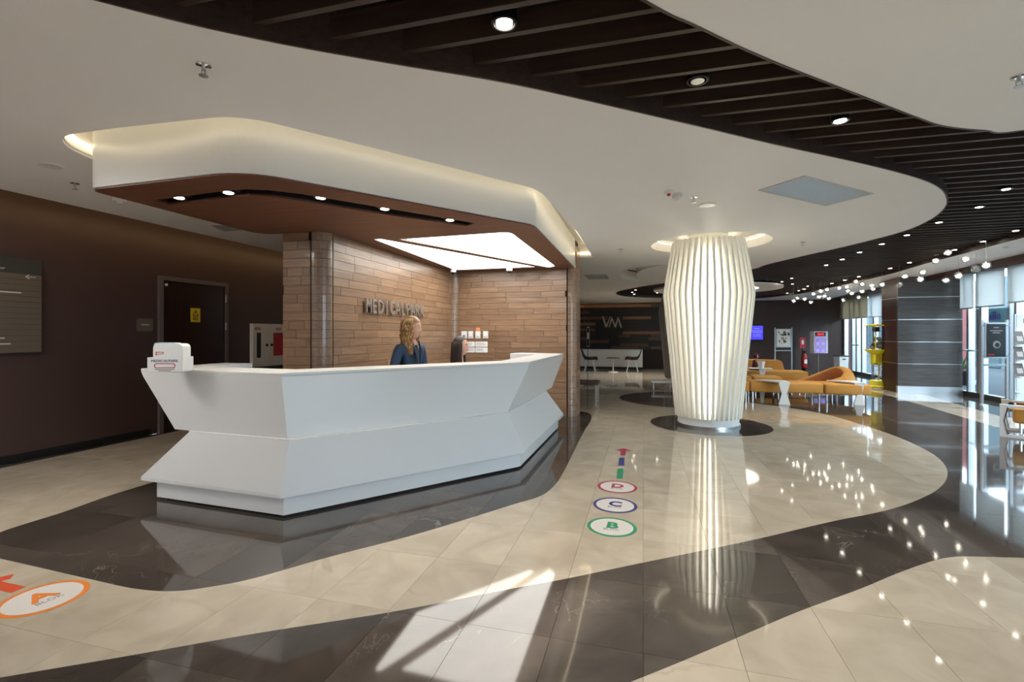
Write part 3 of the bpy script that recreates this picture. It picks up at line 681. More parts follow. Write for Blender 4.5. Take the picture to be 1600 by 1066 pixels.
for x, y in ((280, 308), (357, 300), (501, 308), (601, 325.5), (703, 343)):
    c_ = P(x, y, 2.5)
    f = mk(box(BM(), c_[0] - .075, c_[1] - .06, .01, c_[0] + .075, c_[1] + .06, .03, .004), 'spotlight', M['blackmetal'], can)
    mk(lathe(BM(), [(.04, -.014), (.055, -.012), (.055, .012), (.05, .012)], 20, cap=False), 'spot_ring', M['blackmetal'], f, (c_[0], c_[1], .008))
    mk(lathe(BM(), [(.0, 0), (.036, 0), (.036, .004), (0, .004)], 20), 'lens', M['spotl'], f, (c_[0], c_[1], -.010))
    spot('canopy_spot', (c_[0], c_[1], 2.46), 14, (1, .9, .75), 80, .6)
for i, (x, y, lab) in enumerate(((708, 425, 'small white camera under the canopy at the inner corner of the planked walls'), (796, 423, 'small white camera under the canopy edge above the notice plates'))):
    c_ = P(x, y, 2.44); c_ = (c_[0], min(c_[1], 7.9)); t = empty('ceiling_camera', (c_[0], c_[1], 2.488), 0, lab, 'camera')
    mk(lathe(BM(), [(.05, 0), (.05, -.05), (.035, -.06)], 16), 'camera_body', M['white2'], t); mk(lathe(BM(), [(.034, -.06), (.028, -.08), (.01, -.088)], 16), 'dome', M['blackmetal'], t)
# ================================================================== LETTERS AND NOTICES ON THE PLANKED WALLS
sg = empty('wall_lettering', (LX + .02, 5.116, 1.72), 0, 'steel letters on the planked wall behind the standing woman', 'sign')
adv = 1.63 / 11
zl = 1.72
for i, ch_ in enumerate('MEDICALPARK'):
    me = textmesh(ch_, .245, .014, bold=.004, align='CENTER')
    w_ = 1.0
    o = link('letter', me, M['letter'], sg, (.03, .075 + adv * i + (.02 if i == 0 else 0), 0.01), (PI / 2, 0, PI / 2)); o.scale = (.84, 1, 1)
    if ch_ == 'M': o.scale = (.72, 1, 1)
def plate(name, px0, px1, py0, py1, Y, m, lab, cat, grp=None, dep=.012):
    xa, za = PYp(px0, Y); xb, zb = PYp(px1, Y); Z = (za + zb) / 2
    t = empty(name, ((xa + xb) / 2, Y, hz(py1, Z)), 0, lab, cat, grp); w = (xb - xa) / 2; h = hz(py0, Z) - hz(py1, Z)
    o = mk(box(BM(), -w, -dep, 0, w, 0, h, .001), 'plate', m, t); return t, w, h
YB = BY - .019
for i, (a, e, lab) in enumerate(((721, 730, 'white wall switch with a blue mark, leftmost of the upper row'), (732, 739.5, 'white wall switch second from left in the upper row'), (743, 751, 'white wall switch under the orange note'), (755, 763, 'white wall switch rightmost in the upper row'))):
    t, w, h = plate('wall_switch', a, e, 517.5, 529, YB, M['white2'], lab, 'switch', 'switches on the planked wall')
    mk(box(BM(), -w * .75, -.018, h * .3, w * .75, -.012, h * .9), 'rocker', M['paper'], t); mk(box(BM(), -w * .6, -.014, h * .14, w * .6, -.012, h * .2), 'printed_line', M['greytext'], t)
    if i == 0: mk(lathe(BM(), [(0, 0), (.016, 0), (.016, .003), (0, .003)], 14), 'blue_mark', M['blue'], t, (0, -.018, h * .35), (PI / 2, 0, 0))
t, w, h = plate('sticky_note', 744, 750, 512, 517, YB, mat('orange_note', (.85, .30, .12), .6), 'orange paper note above the third wall switch', 'note', dep=.006)
for i, (a, e, y0, y1, lab) in enumerate(((729, 742, 534, 542, 'upper left white label strip below the switches'), (743, 762, 534, 542, 'upper right white label strip below the switches'), (729, 742, 543, 551, 'lower left white label strip below the switches'), (743, 762, 543, 551, 'lower right white label strip below the switches'))):
    t, w, h = plate('label_strip', a, e, y0, y1, YB, M['paper'], lab, 'label', 'label strips on the planked wall', .008)
    for k in range(3): mk(box(BM(), -w * .8, -.0095, h * (.3 + .2 * k), w * random.uniform(.1, .8), -.008, h * (.36 + .2 * k)), 'printed_line', M['greytext'], t)
# ================================================================== COLUMNS OF FINS
def column(name, c, scale_r, finm, lit, lab, nf=40):
    t = empty(name, (c[0], c[1], 0), YAW, lab, 'column')
    prof = [(.49, .135), (.575, .75), (.66, 1.95), (.645, 2.15), (.53, 2.88 if lit else 2.6)]
    prof = [(.48, .135), (.565, 1.05), (.648, 1.88), (.658, 1.98), (.648, 2.08), (.53, 2.80 if lit else 2.58)]
    prof = [(r * scale_r, z) for r, z in prof]
    b = BM(); outer = prof; inn_ = [(max(r - .135, .355), z) for r, z in prof]
    loop = outer + inn_[::-1]; th = .016
    a = [b.verts.new((r, -th, z)) for r, z in loop]; e = [b.verts.new((r, th, z)) for r, z in loop]; n = len(loop); m_ = len(prof)
    for k in range(m_ - 1):
        b.faces.new((a[k], a[k + 1], a[n - 2 - k], a[n - 1 - k])); b.faces.new((e[k], e[n - 1 - k], e[n - 2 - k], e[k + 1]))
    for k in range(n): b.faces.new((a[k], a[(k + 1) % n], e[(k + 1) % n], e[k]))
    bmesh.ops.recalc_face_normals(b, faces=b.faces[:])
    me = bpy.data.meshes.new('fin'); b.to_mesh(me); b.free(); me.materials.append(finm)
    for k in range(nf):
        o = bpy.data.objects.new('fin', me); C.objects.link(o); o.parent = t; o.rotation_euler = (0, 0, 2 * PI * (k + .5) / nf - PI / 2)
    mk(lathe(BM(), [(.29, .1), (.29, 2.9 if lit else 2.6)], 32), 'core', M['core'], t, smooth=True, angle=40)
    mk(lathe(BM(), [(.44, .03), (.44, .135), (.40, .135)], 48), 'plinth', M['white2'], t, smooth=True, angle=40)
    mk(lathe(BM(), [(.46, 0), (.46, .035), (.45, .035)], 48), 'steel_foot', M['steel'], t, smooth=True, angle=40)
    if lit:
        for k in range(20):
            an = 2 * PI * k / 20 - PI / 2; z0 = 1.10 if k == 0 else .2
            mk(tube(BM(), [(0.315 * math.cos(an), 0.315 * math.sin(an), z0), (0.315 * math.cos(an), 0.315 * math.sin(an), 2.66)], .014, 8), 'tube_lamp', M['tube'], t)
            if k == 0: mk(tube(BM(), [(0, -0.315, .2), (0, -0.315, 1.09)], .016, 8), 'lamp_holder', M['alu'], t)
    return t
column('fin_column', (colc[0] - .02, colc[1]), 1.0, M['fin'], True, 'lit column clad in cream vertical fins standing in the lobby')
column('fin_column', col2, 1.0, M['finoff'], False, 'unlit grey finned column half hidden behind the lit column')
# ================================================================== CEILING FIXTURES
def downlight(px, py, lab, on=True, r=.045, power=0, off=.065):
    x, y = ceilpt(px, py, off); z = cz(y) + off
    t = empty('downlight', (x, y, z), 0, lab, 'ceiling light', 'downlights')
    mk(lathe(BM(), [(r, .06), (r * 1.3, .06), (r * 1.3, -.006), (r * 1.05, -.008), (r, .0)], 20, cap=False), 'housing', M['blackmetal'], t)
    mk(lathe(BM(), [(0, -.009), (r * .8, -.009), (r * .8, .012), (0, .012)], 20, cap=False), 'lens', M['lamp'] if on else M['steel'], t)
    if power: spot('downlight_beam', (x, y, z - .02), power, (1, .88, .72), 100, .9)
    return t
dl = [(788, 36, 'large lit downlight among the slats at the top centre of the photo', 1, .047, 60), (1090, 125, 'switched off downlight among the slats above the ceiling vent', 0, .047, 0), (1313, 188, 'lit downlight among the slats right of the ceiling vent', 1, .045, 60)]
seq = [(1572, 295), (1530, 323), (1467, 347), (1417, 367), (1378, 381), (1343, 394), (1316, 405), (1291, 414)]
dl += [(x, y, '%s downlight of the curved row following the white ceiling edge' % n, 1, .04, 25) for (x, y), n in zip(seq, ('nearest', 'second nearest', 'third nearest', 'fourth nearest', 'fifth nearest', 'sixth nearest', 'seventh nearest', 'farthest'))]
seq = [(1587, 360), (1536, 377), (1491, 390), (1421, 410), (1391, 419), (1342, 432), (1320, 437.5), (1300, 442.5)]
dl += [(x, y, '%s downlight of the outer row above the pendant globes' % n, 1, .04, 20) for i, ((x, y), n) in enumerate(zip(seq, ('nearest', 'second nearest', 'third nearest', 'fourth nearest', 'fifth nearest', 'sixth nearest', 'seventh nearest', 'farthest')))]
for i, (x, y) in enumerate([(1222, 440), (1237, 434.5), (1238, 443.5), (1230, 458), (1248, 454), (1262, 447), (1210, 450)]): dl.append((x, y, 'small downlight right of the lit ceiling disc, ' + ('second from left', 'third from left, upper', 'lower of two in the middle', 'lowest of the cluster', 'second from right, lower', 'rightmost', 'leftmost')[i], 1, .035, 0))
for i, (x, y) in enumerate([(993, 453), (988, 456.5), (991, 459.5), (1027, 457.5), (1022, 464.2)]): dl.append((x, y, 'small downlight left of the columns, ' + ('top of the three in a cluster', 'leftmost of the three in a cluster', 'bottom of the three in a cluster', 'nearest the grey column, upper', 'nearest the grey column, lower')[i], 1, .035, 30))
for a in dl: downlight(*a)
def sprinkler(px, py, lab, s=1.0):
    x, y = ceilpt(px, py - 3 * s); z = cz(y)
    t = empty('sprinkler', (x, y, z), 0, lab, 'sprinkler', 'ceiling sprinklers')
    mk(lathe(BM(), [(.035, 0), (.035, -.006), (.018, -.009)], 16), 'escutcheon', M['chrome'], t)
    b = tube(BM(), [(0, 0, -.005), (0, 0, -.03)], .009); tube(b, [(-.012, 0, -.028), (-.014, 0, -.045), (0, 0, -.055)], .003, 6); tube(b, [(.012, 0, -.028), (.014, 0, -.045), (0, 0, -.055)], .003, 6); mk(b, 'nozzle', M['steel'], t)
    mk(lathe(BM(), [(0, -.055), (.022, -.056), (.022, -.059), (0, -.059)], 14, cap=False), 'deflector', M['steel'], t)
sprinkler(318, 104, 'chrome sprinkler in the ceiling above the reception canopy'); sprinkler(1592, 122, 'sprinkler in the near white ceiling cut by the right edge of the photo')
sprinkler(117, 289, 'sprinkler in the ceiling left of the reception canopy'); sprinkler(1084, 311, 'small sprinkler between the smoke detectors and the round speaker'); sprinkler(1254, 381, 'sprinkler in the white ceiling right of the lit column'); sprinkler(970, 392, 'faint sprinkler in the ceiling left of the lit column')
sprinkler(996, 474, 'tiny far sprinkler near the strip clad feature wall')
def ceil_disc(px, py, r, lab, name='ceiling_speaker', cat='speaker', m='white2', h=.012, red=False):
    x, y = ceilpt(px, py); z = cz(y); t = empty(name, (x, y, z), 0, lab, cat)
    mk(lathe(BM(), [(r, 0), (r, -h * .6), (r * .92, -h), (r * .4, -h)], 28), 'body', M[m], t)
    mk(lathe(BM(), [(0, -h - .001), (r * .38, -h - .001), (r * .38, -h - (.02 if h > .02 else .003)), (0, -h - (.02 if h > .02 else .003))], 18, cap=False), 'centre', M['red'] if red else M['white2'], t)
ceil_disc(1105, 320, .09, 'round white speaker in the ceiling above the lit column'); ceil_disc(80, 258, .08, 'faint round cover plate in the ceiling at the far left', 'cover_plate', 'cover')
ceil_disc(1045, 298, .045, 'smoke detector with a red dot, left of the pair', 'smoke_detector', 'detector', 'white2', .03, True); ceil_disc(1058, 303, .05, 'white smoke detector, right of the pair', 'smoke_detector', 'detector', 'white2', .045)
ceil_disc(187, 309, .06, 'round detector just visible under the left side of the canopy', 'smoke_detector', 'detector', 'white2', .04); ceil_disc(264, 327, .05, 'recessed fitting in the ceiling behind the canopy, left of the air grille', 'recessed_fitting', 'ceiling light', 'steel', .01); ceil_disc(310, 341, .09, 'flat round grille in the ceiling behind the canopy', 'ceiling_speaker', 'speaker')
def vent(pts, lab):
    q = [ceilpt(x, y) for x, y in pts]; cx = sum(p[0] for p in q) / 4; cy = sum(p[1] for p in q) / 4; z = cz(cy)
    t = empty('air_vent', (cx, cy, z), 0, lab, 'vent'); q = [(p[0] - cx, p[1] - cy) for p in q]
    if sum(q[i][0] * q[(i + 1) % 4][1] - q[(i + 1) % 4][0] * q[i][1] for i in range(4)) < 0: q = q[::-1]
    inn_ = [(p[0] * .94, p[1] * .94) for p in q]
    mk(thick(fill(q, [inn_], -.008), .007), 'vent_frame', M['ventf'], t); mk(thick(fill(inn_, (), -.003), .002), 'vent_plate', M['vent'], t)
    b = BM(); N_ = 30
    for k in range(1, N_):
        s = k / N_; a = Vector(inn_[0]).lerp(Vector(inn_[1]), s); c = Vector(inn_[3]).lerp(Vector(inn_[2]), s); tube(b, [(a.x, a.y, -.005), (c.x, c.y, -.005)], .003, 4)
        a = Vector(inn_[0]).lerp(Vector(inn_[3]), s); c = Vector(inn_[1]).lerp(Vector(inn_[2]), s); tube(b, [(a.x, a.y, -.005), (c.x, c.y, -.005)], .003, 4)
    tag(mk(b, 'vent_mesh', M['alu'], t), kind='stuff')
vent([(1185, 297), (1257, 274), (1365, 302), (1290, 321)], 'large square perforated air vent in the ceiling above the lit column')
vent([(913, 429), (948, 428.5), (953, 436.5), (920, 437.5)], 'small air vent in the far ceiling beside the planked wall'); vent([(330, 352), (358, 351), (378, 359), (350, 361)], 'air grille in the ceiling behind the canopy')
# ================================================================== PENDANT GLOBES
gl = [(160,600,32),(184,582,32),(227,522,32),(230,588,32),(268,608,30),(283,556,33),(322,473,37),(330,538,37),(319,574,36),(353,570,37),(369,529,33),(380,585,33),(437,496,36),(445,518,36),(470,595,33),(493,512,34),(497,538,34),(523,552,38),(551,478,38),(566,578,35),(588,495,38),(588,540,35),(649,506,38),(657,524,38),(660,431,40),(717,409,44),(730,453,38),(713,498,42),(819,500,50),(857,446,50),(952,465,50),(967,420,52),(976,378,52),(1048,349,56),(1113,472,52),(1125,297,60),(1190,443,60),(1235,338,64),(1300,402,60),(1335,190,75),(1363,378,64),(1489,248,66)]
gl.sort(key=lambda g: g[0])
def orb(r): 
    b = BM(); bmesh.ops.create_uvsphere(b, u_segments=24, v_segments=14, radius=r); return b
def make_globe():
    t = empty('pendant_globe')
    mk(orb(.064), 'glass_globe', M['ball'], t, smooth=True)
    b = orb(.046); mk(b, 'inner_bubble', M['frost'], t, smooth=True)
    mk(lathe(BM(), [(.012, .0), (.016, .0), (.016, .03), (.012, .034)], 12), 'lamp_holder', M['chrome'], t)
    mk(lathe(BM(), [(0, -.026), (.010, -.025), (.015, -.014), (.010, .0)], 12, cap=False), 'lamp', M['pend'], t)
    return t
g0 = make_globe()
for i, (gx, gy, gw) in enumerate(gl):
    px = 1200 + gx / 4; py = 320 + gy / 4; w = gw / 4; a = (px - HX) / F; Z = .128 * F * math.sqrt(1 + a * a) / w
    Z = Z * .6 + .4 * (14.3 - (px - 1240) * .0232)
    Z += ((i * 7) % 5 - 2) * .22
    x, y = PZ(px, Z); z = hz(py, Z); t = g0 if i == 0 else copy_tree(g0); t.location = (x, y, z)
    ztop = 3.3
    mk(tube(BM(), [(0, 0, .03), (0, 0, ztop - z)], .0022, 5), 'cord', M['alu'], t)
    if gx in (819, 1300, 1489): kind_ = 'unlit clear glass pendant globe'
    else: kind_ = 'lit clear glass pendant globe'
    if gx in (819, 1300, 1489):
        for o in t.children:
            if o.name.startswith('lamp') and not o.name.startswith('lamp_holder'):
                me = o.data.copy(); me.materials.clear(); me.materials.append(M['steel']); o.data = me
    ordn = ('first', 'second', 'third', 'fourth', 'fifth', 'sixth', 'seventh', 'eighth', 'ninth', 'tenth', 'eleventh', 'twelfth', 'thirteenth', 'fourteenth', 'fifteenth', 'sixteenth', 'seventeenth', 'eighteenth', 'nineteenth', 'twentieth', 'twenty first')
    n = len(gl); side = 'left' if i < 21 else 'right'; k = i if i < 21 else n - 1 - i
    tag(t, '%s, %s of the string counted from the %s' % (kind_, ordn[k], side), 'pendant light', 'pendant globes')
# ================================================================== FLOOR DECALS
def decal(px, py, r, letter, m, ang, lab, name='floor_sign'):
    x, y = P(px, py, 0); t = empty(name, (x, y, .0005), ang, lab, 'floor sign')
    mk(thick(fill(circle(0, 0, r, 64), [circle(0, 0, r * .86, 64)]), .001), 'ring', m, t)
    mk(thick(fill(circle(0, 0, r * .86, 64)), .0008), 'disc', M['decal'], t)
    link('letter', textmesh(letter, r * .86, .0006, bold=.006), m, t, (0, r * .12, .0012)); o = link('lettering', textmesh('BLOK', r * .25, .0004), M['greytext'], t, (0, -r * .3, .0012)); 
decal(956, 823.5, .176, 'B', M['green'], -.05, 'green ringed floor circle with the letter B'); decal(961, 789.5, .176, 'C', M['blue'], -.04, 'blue ringed floor circle with the letter C'); decal(964.5, 761, .176, 'D', M['wine'], -.03, 'wine ringed floor circle with the letter D')
pA, pB = P(72, 933, 0), P(15, 912, 0)
decal(68, 934.5, .185, 'A', M['orange'], math.atan2(pB[1] - pA[1], pB[0] - pA[0]) - PI / 2, 'orange ringed floor circle with the letter A at the left')
def strip_decal(pts, m, name, lab):
    q = [P(x, y, 0) for x, y in pts]; cx = sum(p[0] for p in q) / len(q); cy = sum(p[1] for p in q) / len(q)
    o = mk(thick(fill([(p[0] - cx, p[1] - cy) for p in q]), .001), name, m, None, (cx, cy, .0005)); tag(o, lab, 'floor sign')
strip_decal([(963.5, 748), (973, 748), (974, 732.5), (965, 732.5)], M['green'], 'floor_bar', 'green floor bar above the letter D circle'); strip_decal([(966, 728), (975, 728), (976, 715.5), (967.5, 715.5)], M['blue'], 'floor_bar', 'dark blue floor bar between the green bar and the arrow')
strip_decal([(969, 712), (977, 712), (978, 705.5), (987, 704.5), (975, 701), (961.5, 703.5), (970, 705)], M['wine'], 'floor_arrow', 'wine red floor arrow pointing away from the camera')
strip_decal([(0, 923), (18, 927), (40, 917.5), (2, 909), (4, 907.5), (16, 905), (22, 897.5), (-6, 903.5), (-30, 900), (-45, 908), (-40, 913)], M['redarrow'], 'floor_arrow', 'red orange floor arrow cut by the left edge of the photo')
# ================================================================== LEFT WALL FITTINGS
def on_left(name, px0, px1, za, zb, lab, cat):
    ya = PXp(px0, X0)[0]; yb = PXp(px1, X0)[0]
    return empty(name, (X0, (ya + yb) / 2, za), PI / 2, lab, cat), (yb - ya) / 2, zb - za     # local x = along the wall (+Y), local -y = out of the wall
t = empty('directory_board', (X0 + .004, 3.15, 1.19), PI / 2, 'taupe wall directory board with a dark header, cut by the left edge of the photo', 'sign'); w = .652
mk(box(BM(), -w, -.03, .0, w, 0, 1.03, .002), 'back_board', M['signdark'], t)
zz = 0.0
for i in range(14):
    h = .0612; mk(box(BM(), -w, -.036, zz + .002, w, -.03, zz + h - .001), 'slat_panel', M['sign'], t); zz += h
mk(box(BM(), -w, -.036, zz + .002, w, -.03, 1.03), 'header', M['signdark'], t)
link('lettering', textmesh('Ground Floor', .045, .0005, align='LEFT'), M['text'], t, (.08, -.037, .90), (PI / 2, 0, 0))
for r_, wd in ((12, .10), (11, .13), (10, .42), (9, .12), (2, .28), (1, .33), (0, .22)):
    mk(box(BM(), -.1, -.0375, r_ * .0612 + .03, .05 + wd, -.036, r_ * .0612 + .044), 'printed_line', M['text'], t); mk(box(BM(), -.1, -.0375, r_ * .0612 + .012, .0 + wd * .6, -.036, r_ * .0612 + .019), 'printed_line', M['greytext'], t)
b = BM(); box(b, .50, -.038, .826, .60, -.036, .834); 
for s in (-1, 1):
    b2 = [(.50, .83), (.54, .83 + s * .03), (.545, .83 + s * .022), (.512, .83)]
    vs = [b.verts.new((p[0], -.038, p[1])) for p in b2]; b.faces.new(vs)
mk(b, 'arrow', M['text'], t)
t, w, h = on_left('room_sign', 213, 238, 1.43, 1.60, 'small taupe room sign on the wall left of the door', 'sign')
mk(box(BM(), -w, -.012, 0, w, 0, h, .002), 'plate', M['sign'], t); mk(box(BM(), -w * .5, -.0135, h * .47, w * .5, -.012, h * .55), 'printed_line', M['text'], t)
t, w, h = on_left('hazard_sign', 296, 311, 1.57, 1.78, 'yellow warning sign with a black triangle on the dark door', 'sign'); t.location.x = X0 + .02
mk(box(BM(), -w, -.004, 0, w, 0, h), 'plate', M['yellowsign'], t)
b = BM(); T = [(-.055, .095), (.055, .095), (0, .185)]; T2 = [(-.038, .105), (.038, .105), (0, .167)]
mk(thick(fill(T, [T2]), .001), 'triangle', M['black'], t, (0, -.0045, 0), (PI / 2, 0, 0))
mk(thick(fill([(-.004, .158), (.006, .158), (0, .138), (.008, .138), (-.004, .112), (0, .13), (-.008, .13)]), .001), 'flash', M['black'], t, (0, -.0045, 0), (PI / 2, 0, 0))
for z in (.075, .055, .035): mk(box(BM(), -.045, -.006, z - .005, .045, -.004, z + .005), 'printed_line', M['black'], t)
t, w, h = on_left('fire_cabinet', 390, 449, .81, 1.57, 'white fire hose cabinet with two glazed doors beside the planked wall', 'cabinet')
mk(box(BM(), -w, -.04, 0, w, 0, h, .003), 'cabinet_body', M['white2'], t)
x1 = -w + .40
def fdoor(a, e, wa, we, za, zb, inner_m):
    b = BM(); box(b, a, -.055, .02, e, -.04, za); box(b, a, -.055, zb, e, -.04, h - .02); box(b, a, -.055, za, wa, -.04, zb); box(b, we, -.055, za, e, -.04, zb)
    o = mk(b, 'door', M['white2'], t); mk(box(BM(), wa, -.044, za, we, -.041, zb), 'window', inner_m, o)
    return o
o1 = fdoor(-w + .015, x1 - .005, -w + .10, -w + .21, .16, h - .16, M['black']); o2 = fdoor(x1 + .005, w - .01, x1 + .09, w - .05, .18, h - .16, M['red'])
for o, xk in ((o1, x1 - .07), (o2, x1 + .045)): mk(lathe(BM(), [(0, 0), (.025, 0), (.025, .012), (0, .012)], 16), 'lock', M['blackmetal'], o, (xk, -.055, .38), (PI / 2, 0, 0))
for xa in (-w + .06, x1 + .16): mk(box(BM(), xa, -.0565, h - .11, xa + .12, -.055, h - .07), 'red_label', M['red'], t); mk(box(BM(), xa + .02, -.0572, h - .096, xa + .10, -.0565, h - .084), 'printed_line', M['white2'], t)
mk(lathe(BM(), [(.17, 0), (.17, .01), (.05, .012), (.05, .02), (0, .02)], 24), 'hose_reel', M['red'], t, ((x1 + .09 + w - .05) / 2, -.042, .38), (PI / 2, 0, 0))
# ================================================================== PEOPLE
def skin_graph(verts, edges, root=0, sub=2):
    me = bpy.data.meshes.new('g'); me.from_pydata([v[0] for v in verts], edges, []); o = bpy.data.objects.new('g', me); C.objects.link(o)
    md = o.modifiers.new('s', 'SKIN'); md.use_smooth_shade = True; md.branch_smoothing = .6
    for i, v in enumerate(verts):
        r = v[1]; o.data.skin_vertices[0].data[i].radius = (r, r) if not isinstance(r, tuple) else r
    o.data.skin_vertices[0].data[root].use_root = True
    s = o.modifiers.new('u', 'SUBSURF'); s.levels = sub; s.render_levels = sub
    m2 = bpy.data.meshes.new_from_object(o.evaluated_get(bpy.context.evaluated_depsgraph_get())); bpy.data.objects.remove(o); bpy.data.meshes.remove(me)
    return m2
def head_bm(bm, M4, s=1.0):
    b = BM(); bmesh.ops.create_icosphere(b, subdivisions=4, radius=1)
    for v in b.verts:
        x, y, z = v.co
        w = .075 * (1 - .28 * max(0, -z) ** 1.5); X = x * w; Y = y * .094 * (1 - .10 * max(0, -z)); Z = z * .118
        if y > 0:
            Y = min(Y, .086 + .004 * z)
            g = math.exp(-(x / .16) ** 2)
            Y += .026 * g * math.exp(-((z + .20) / .10) ** 2) + .012 * g * math.exp(-((z - .02) / .16) ** 2)          # nose
            Y += .010 * math.exp(-(x / .28) ** 2) * math.exp(-((z + .47) / .07) ** 2) + .012 * math.exp(-(x / .25) ** 2) * math.exp(-((z + .82) / .14) ** 2)   # lips, chin
            for sx in (-1, 1): Y -= .010 * math.exp(-((x - sx * .40) / .16) ** 2 - ((z - .06) / .10) ** 2)         # eye sockets
            Y += .004 * math.exp(-((z - .22) / .08) ** 2)
        v.co = M4 @ (Vector((X, Y, Z)) * s)
    me = bpy.data.meshes.new('h'); b.to_mesh(me); b.free(); bm.from_mesh(me); bpy.data.meshes.remove(me)
    for sx in (-1, 1):
        r = bmesh.ops.create_icosphere(bm, subdivisions=2, radius=1); 
        for v in r['verts']: v.co = M4 @ (Vector((sx * .074 + v.co.x * .010, -.005 + v.co.y * .018, -.012 + v.co.z * .03)) * s)
def arm_chain(S, Ee, H, k):
    return S, Ee, H
def person(name, lab, loc, face, head_turn, pose, top_m, hairf, hair_m, hips_z, sh_z, legs, arms, head_c, lean=0.0, bottom=None):
    t = empty(name, loc, face, lab, 'person')
    hx = .0
    V = []; E_ = []
    def add(p, r, par=None):
        V.append((Vector(p), r)); 
        if par is not None: E_.append((par, len(V) - 1))
        return len(V) - 1
    pel = add((0, 0, hips_z), (.15, .11)); wa = add((0, .0 + lean * .3, hips_z + (sh_z - hips_z) * .42), (.115, .085), pel); chs = add((0, lean * .7, hips_z + (sh_z - hips_z) * .78), (.145, .10), wa)
    nb = add((0, lean, sh_z + .025), (.06, .055), chs); nk = add((0, lean + .012, sh_z + .10), (.048, .05), nb); hd = add((head_c[0] * .6, head_c[1] - .02, head_c[2] - .06), (.045, .05), nk)
    cloth_i = None
    for s, (el, wr, hnd) in zip((-1, 1), arms):
        sh = add((s * .165, lean * .9, sh_z - .02), .055, chs); a = add(el, .042, sh); w_ = add(wr, .027, a); h_ = add(hnd, (.032, .018), w_)
        d = (Vector(hnd) - Vector(wr)).normalized(); sd_ = Vector((s, 0, 0)) - d * d.x * s
        sd_ = sd_.normalized() if sd_.length > .1 else Vector((0, 1, 0))
    for s, (kn, an, toe) in zip((-1, 1), legs):
        hp = add((s * .09, 0, hips_z - .03), .095, pel); k = add(kn, .06, hp); a = add(an, .038, k); f = add(toe, .035, a)
    m2 = skin_graph(V, E_, 0, 2); bm = BM(); bm.from_mesh(m2); bpy.data.meshes.remove(m2)
    HM = Matrix.Translation(head_c) @ Matrix.Rotation(head_turn, 4, 'Z'); head_bm(bm, HM)
    body = mk(bm, 'body', M['skin'], t, smooth=True)
    # fingers: five per hand, rooted in the palm
    for s, (el, wr, hnd) in zip((-1, 1), arms):
        d = (Vector(hnd) - Vector(wr)).normalized(); up = Vector((0, 0, 1)); sd_ = d.cross(up)
        sd_ = sd_.normalized() if sd_.length > .2 else Vector((1, 0, 0)); dn = d.cross(sd_).normalized()
        if dn.z > 0: dn = -dn
        b = BM(); base = Vector(hnd)
        for j, (o_, l) in enumerate(((-.028, .058), (-.010, .070), (.009, .066), (.027, .052))):
            p0 = base + sd_ * o_; tube(b, [p0, p0 + d * l * .5 + dn * .004, p0 + d * l * .85 + dn * .018, p0 + d * l + dn * .034], .0085, 6, (1, 1, .9, .7))
        p0 = base - d * .02 + sd_ * (-s) * .03; tube(b, [p0, p0 + d * .03 + sd_ * (-s) * .018 + dn * .01, p0 + d * .055 + sd_ * (-s) * .016 + dn * .02], .0095, 6, (1, 1, .75)); mk(b, 'hand', M['skin'], t, smooth=True)
    # clothes: torso and sleeves
    V2 = []; E2 = []
    def ad2(p, r, par=None):
        V2.append((Vector(p), r))
        if par is not None: E2.append((par, len(V2) - 1))
        return len(V2) - 1
    c0 = ad2((0, 0, hips_z + .02), (.172, .132)); c1 = ad2((0, lean * .3, hips_z + (sh_z - hips_z) * .42), (.140, .108), c0); c2 = ad2((0, lean * .7, hips_z + (sh_z - hips_z) * .78), (.168, .122), c1); c3 = ad2((0, lean, sh_z + .02), (.078, .072), c2)
    for s, (el, wr, hnd) in zip((-1, 1), arms):
        sh = ad2((s * .168, lean * .9, sh_z - .015), .069, c2); a = ad2(el, .054, sh); w_ = ad2(Vector(el).lerp(Vector(wr), .9), .040, a)
    m2 = skin_graph(V2, E2, 0, 2); link('jacket', m2, top_m, t)
    for p in m2.polygons: p.use_smooth = True
    V2.clear(); E2.clear()
    c0 = ad2((0, 0, hips_z), (.168, .128))
    for s, (kn, an, toe) in zip((-1, 1), legs):
        hp = ad2((s * .09, 0, hips_z - .04), .105, c0); k = ad2(kn, .075, hp); a = ad2(Vector(kn).lerp(Vector(an), .95), .062, k)
    m2 = skin_graph(V2, E2, 0, 2); link('trousers', m2, bottom or M['trouser'], t)
    for p in m2.polygons: p.use_smooth = True
    for s, (kn, an, toe) in zip((-1, 1), legs):
        b = BM(); bmesh.ops.create_uvsphere(b, u_segments=14, v_segments=8, radius=1)
        c_ = (Vector(an) + Vector(toe)) / 2
        for v in b.verts: v.co = Vector((c_.x + v.co.x * .045, c_.y + v.co.y * .13, max(.002, .045 + v.co.z * .05)))
        mk(b, 'shoe', M['shoe'], t, smooth=True)
    # face
    for sx in (-1, 1):
        b = BM(); bmesh.ops.create_icosphere(b, subdivisions=2, radius=.0105)
        mk(b, 'eye', M['decal'], t, HM @ Vector((sx * .031, .0745, .008)), (0, 0, head_turn), smooth=True)
        b = BM(); bmesh.ops.create_icosphere(b, subdivisions=2, radius=.006); mk(b, 'iris', M['eye'], t, HM @ Vector((sx * .031, .0812, .008)), smooth=True)
        mk(tube(BM(), [HM @ Vector((sx * .016, .089, .027)), HM @ Vector((sx * .032, .087, .031)), HM @ Vector((sx * .047, .074, .026))], .003, 5, (.7, 1, .5)), 'eyebrow', hair_m, t)
    mk(tube(BM(), [HM @ Vector((-.022, .079, -.056)), HM @ Vector((-.008, .0885, -.0535)), HM @ Vector((.008, .0885, -.0535)), HM @ Vector((.022, .079, -.056))], .0058, 6, (.4, 1, 1, .4)), 'lips', M['lip'], t)
    hairf(t, HM, hair_m)
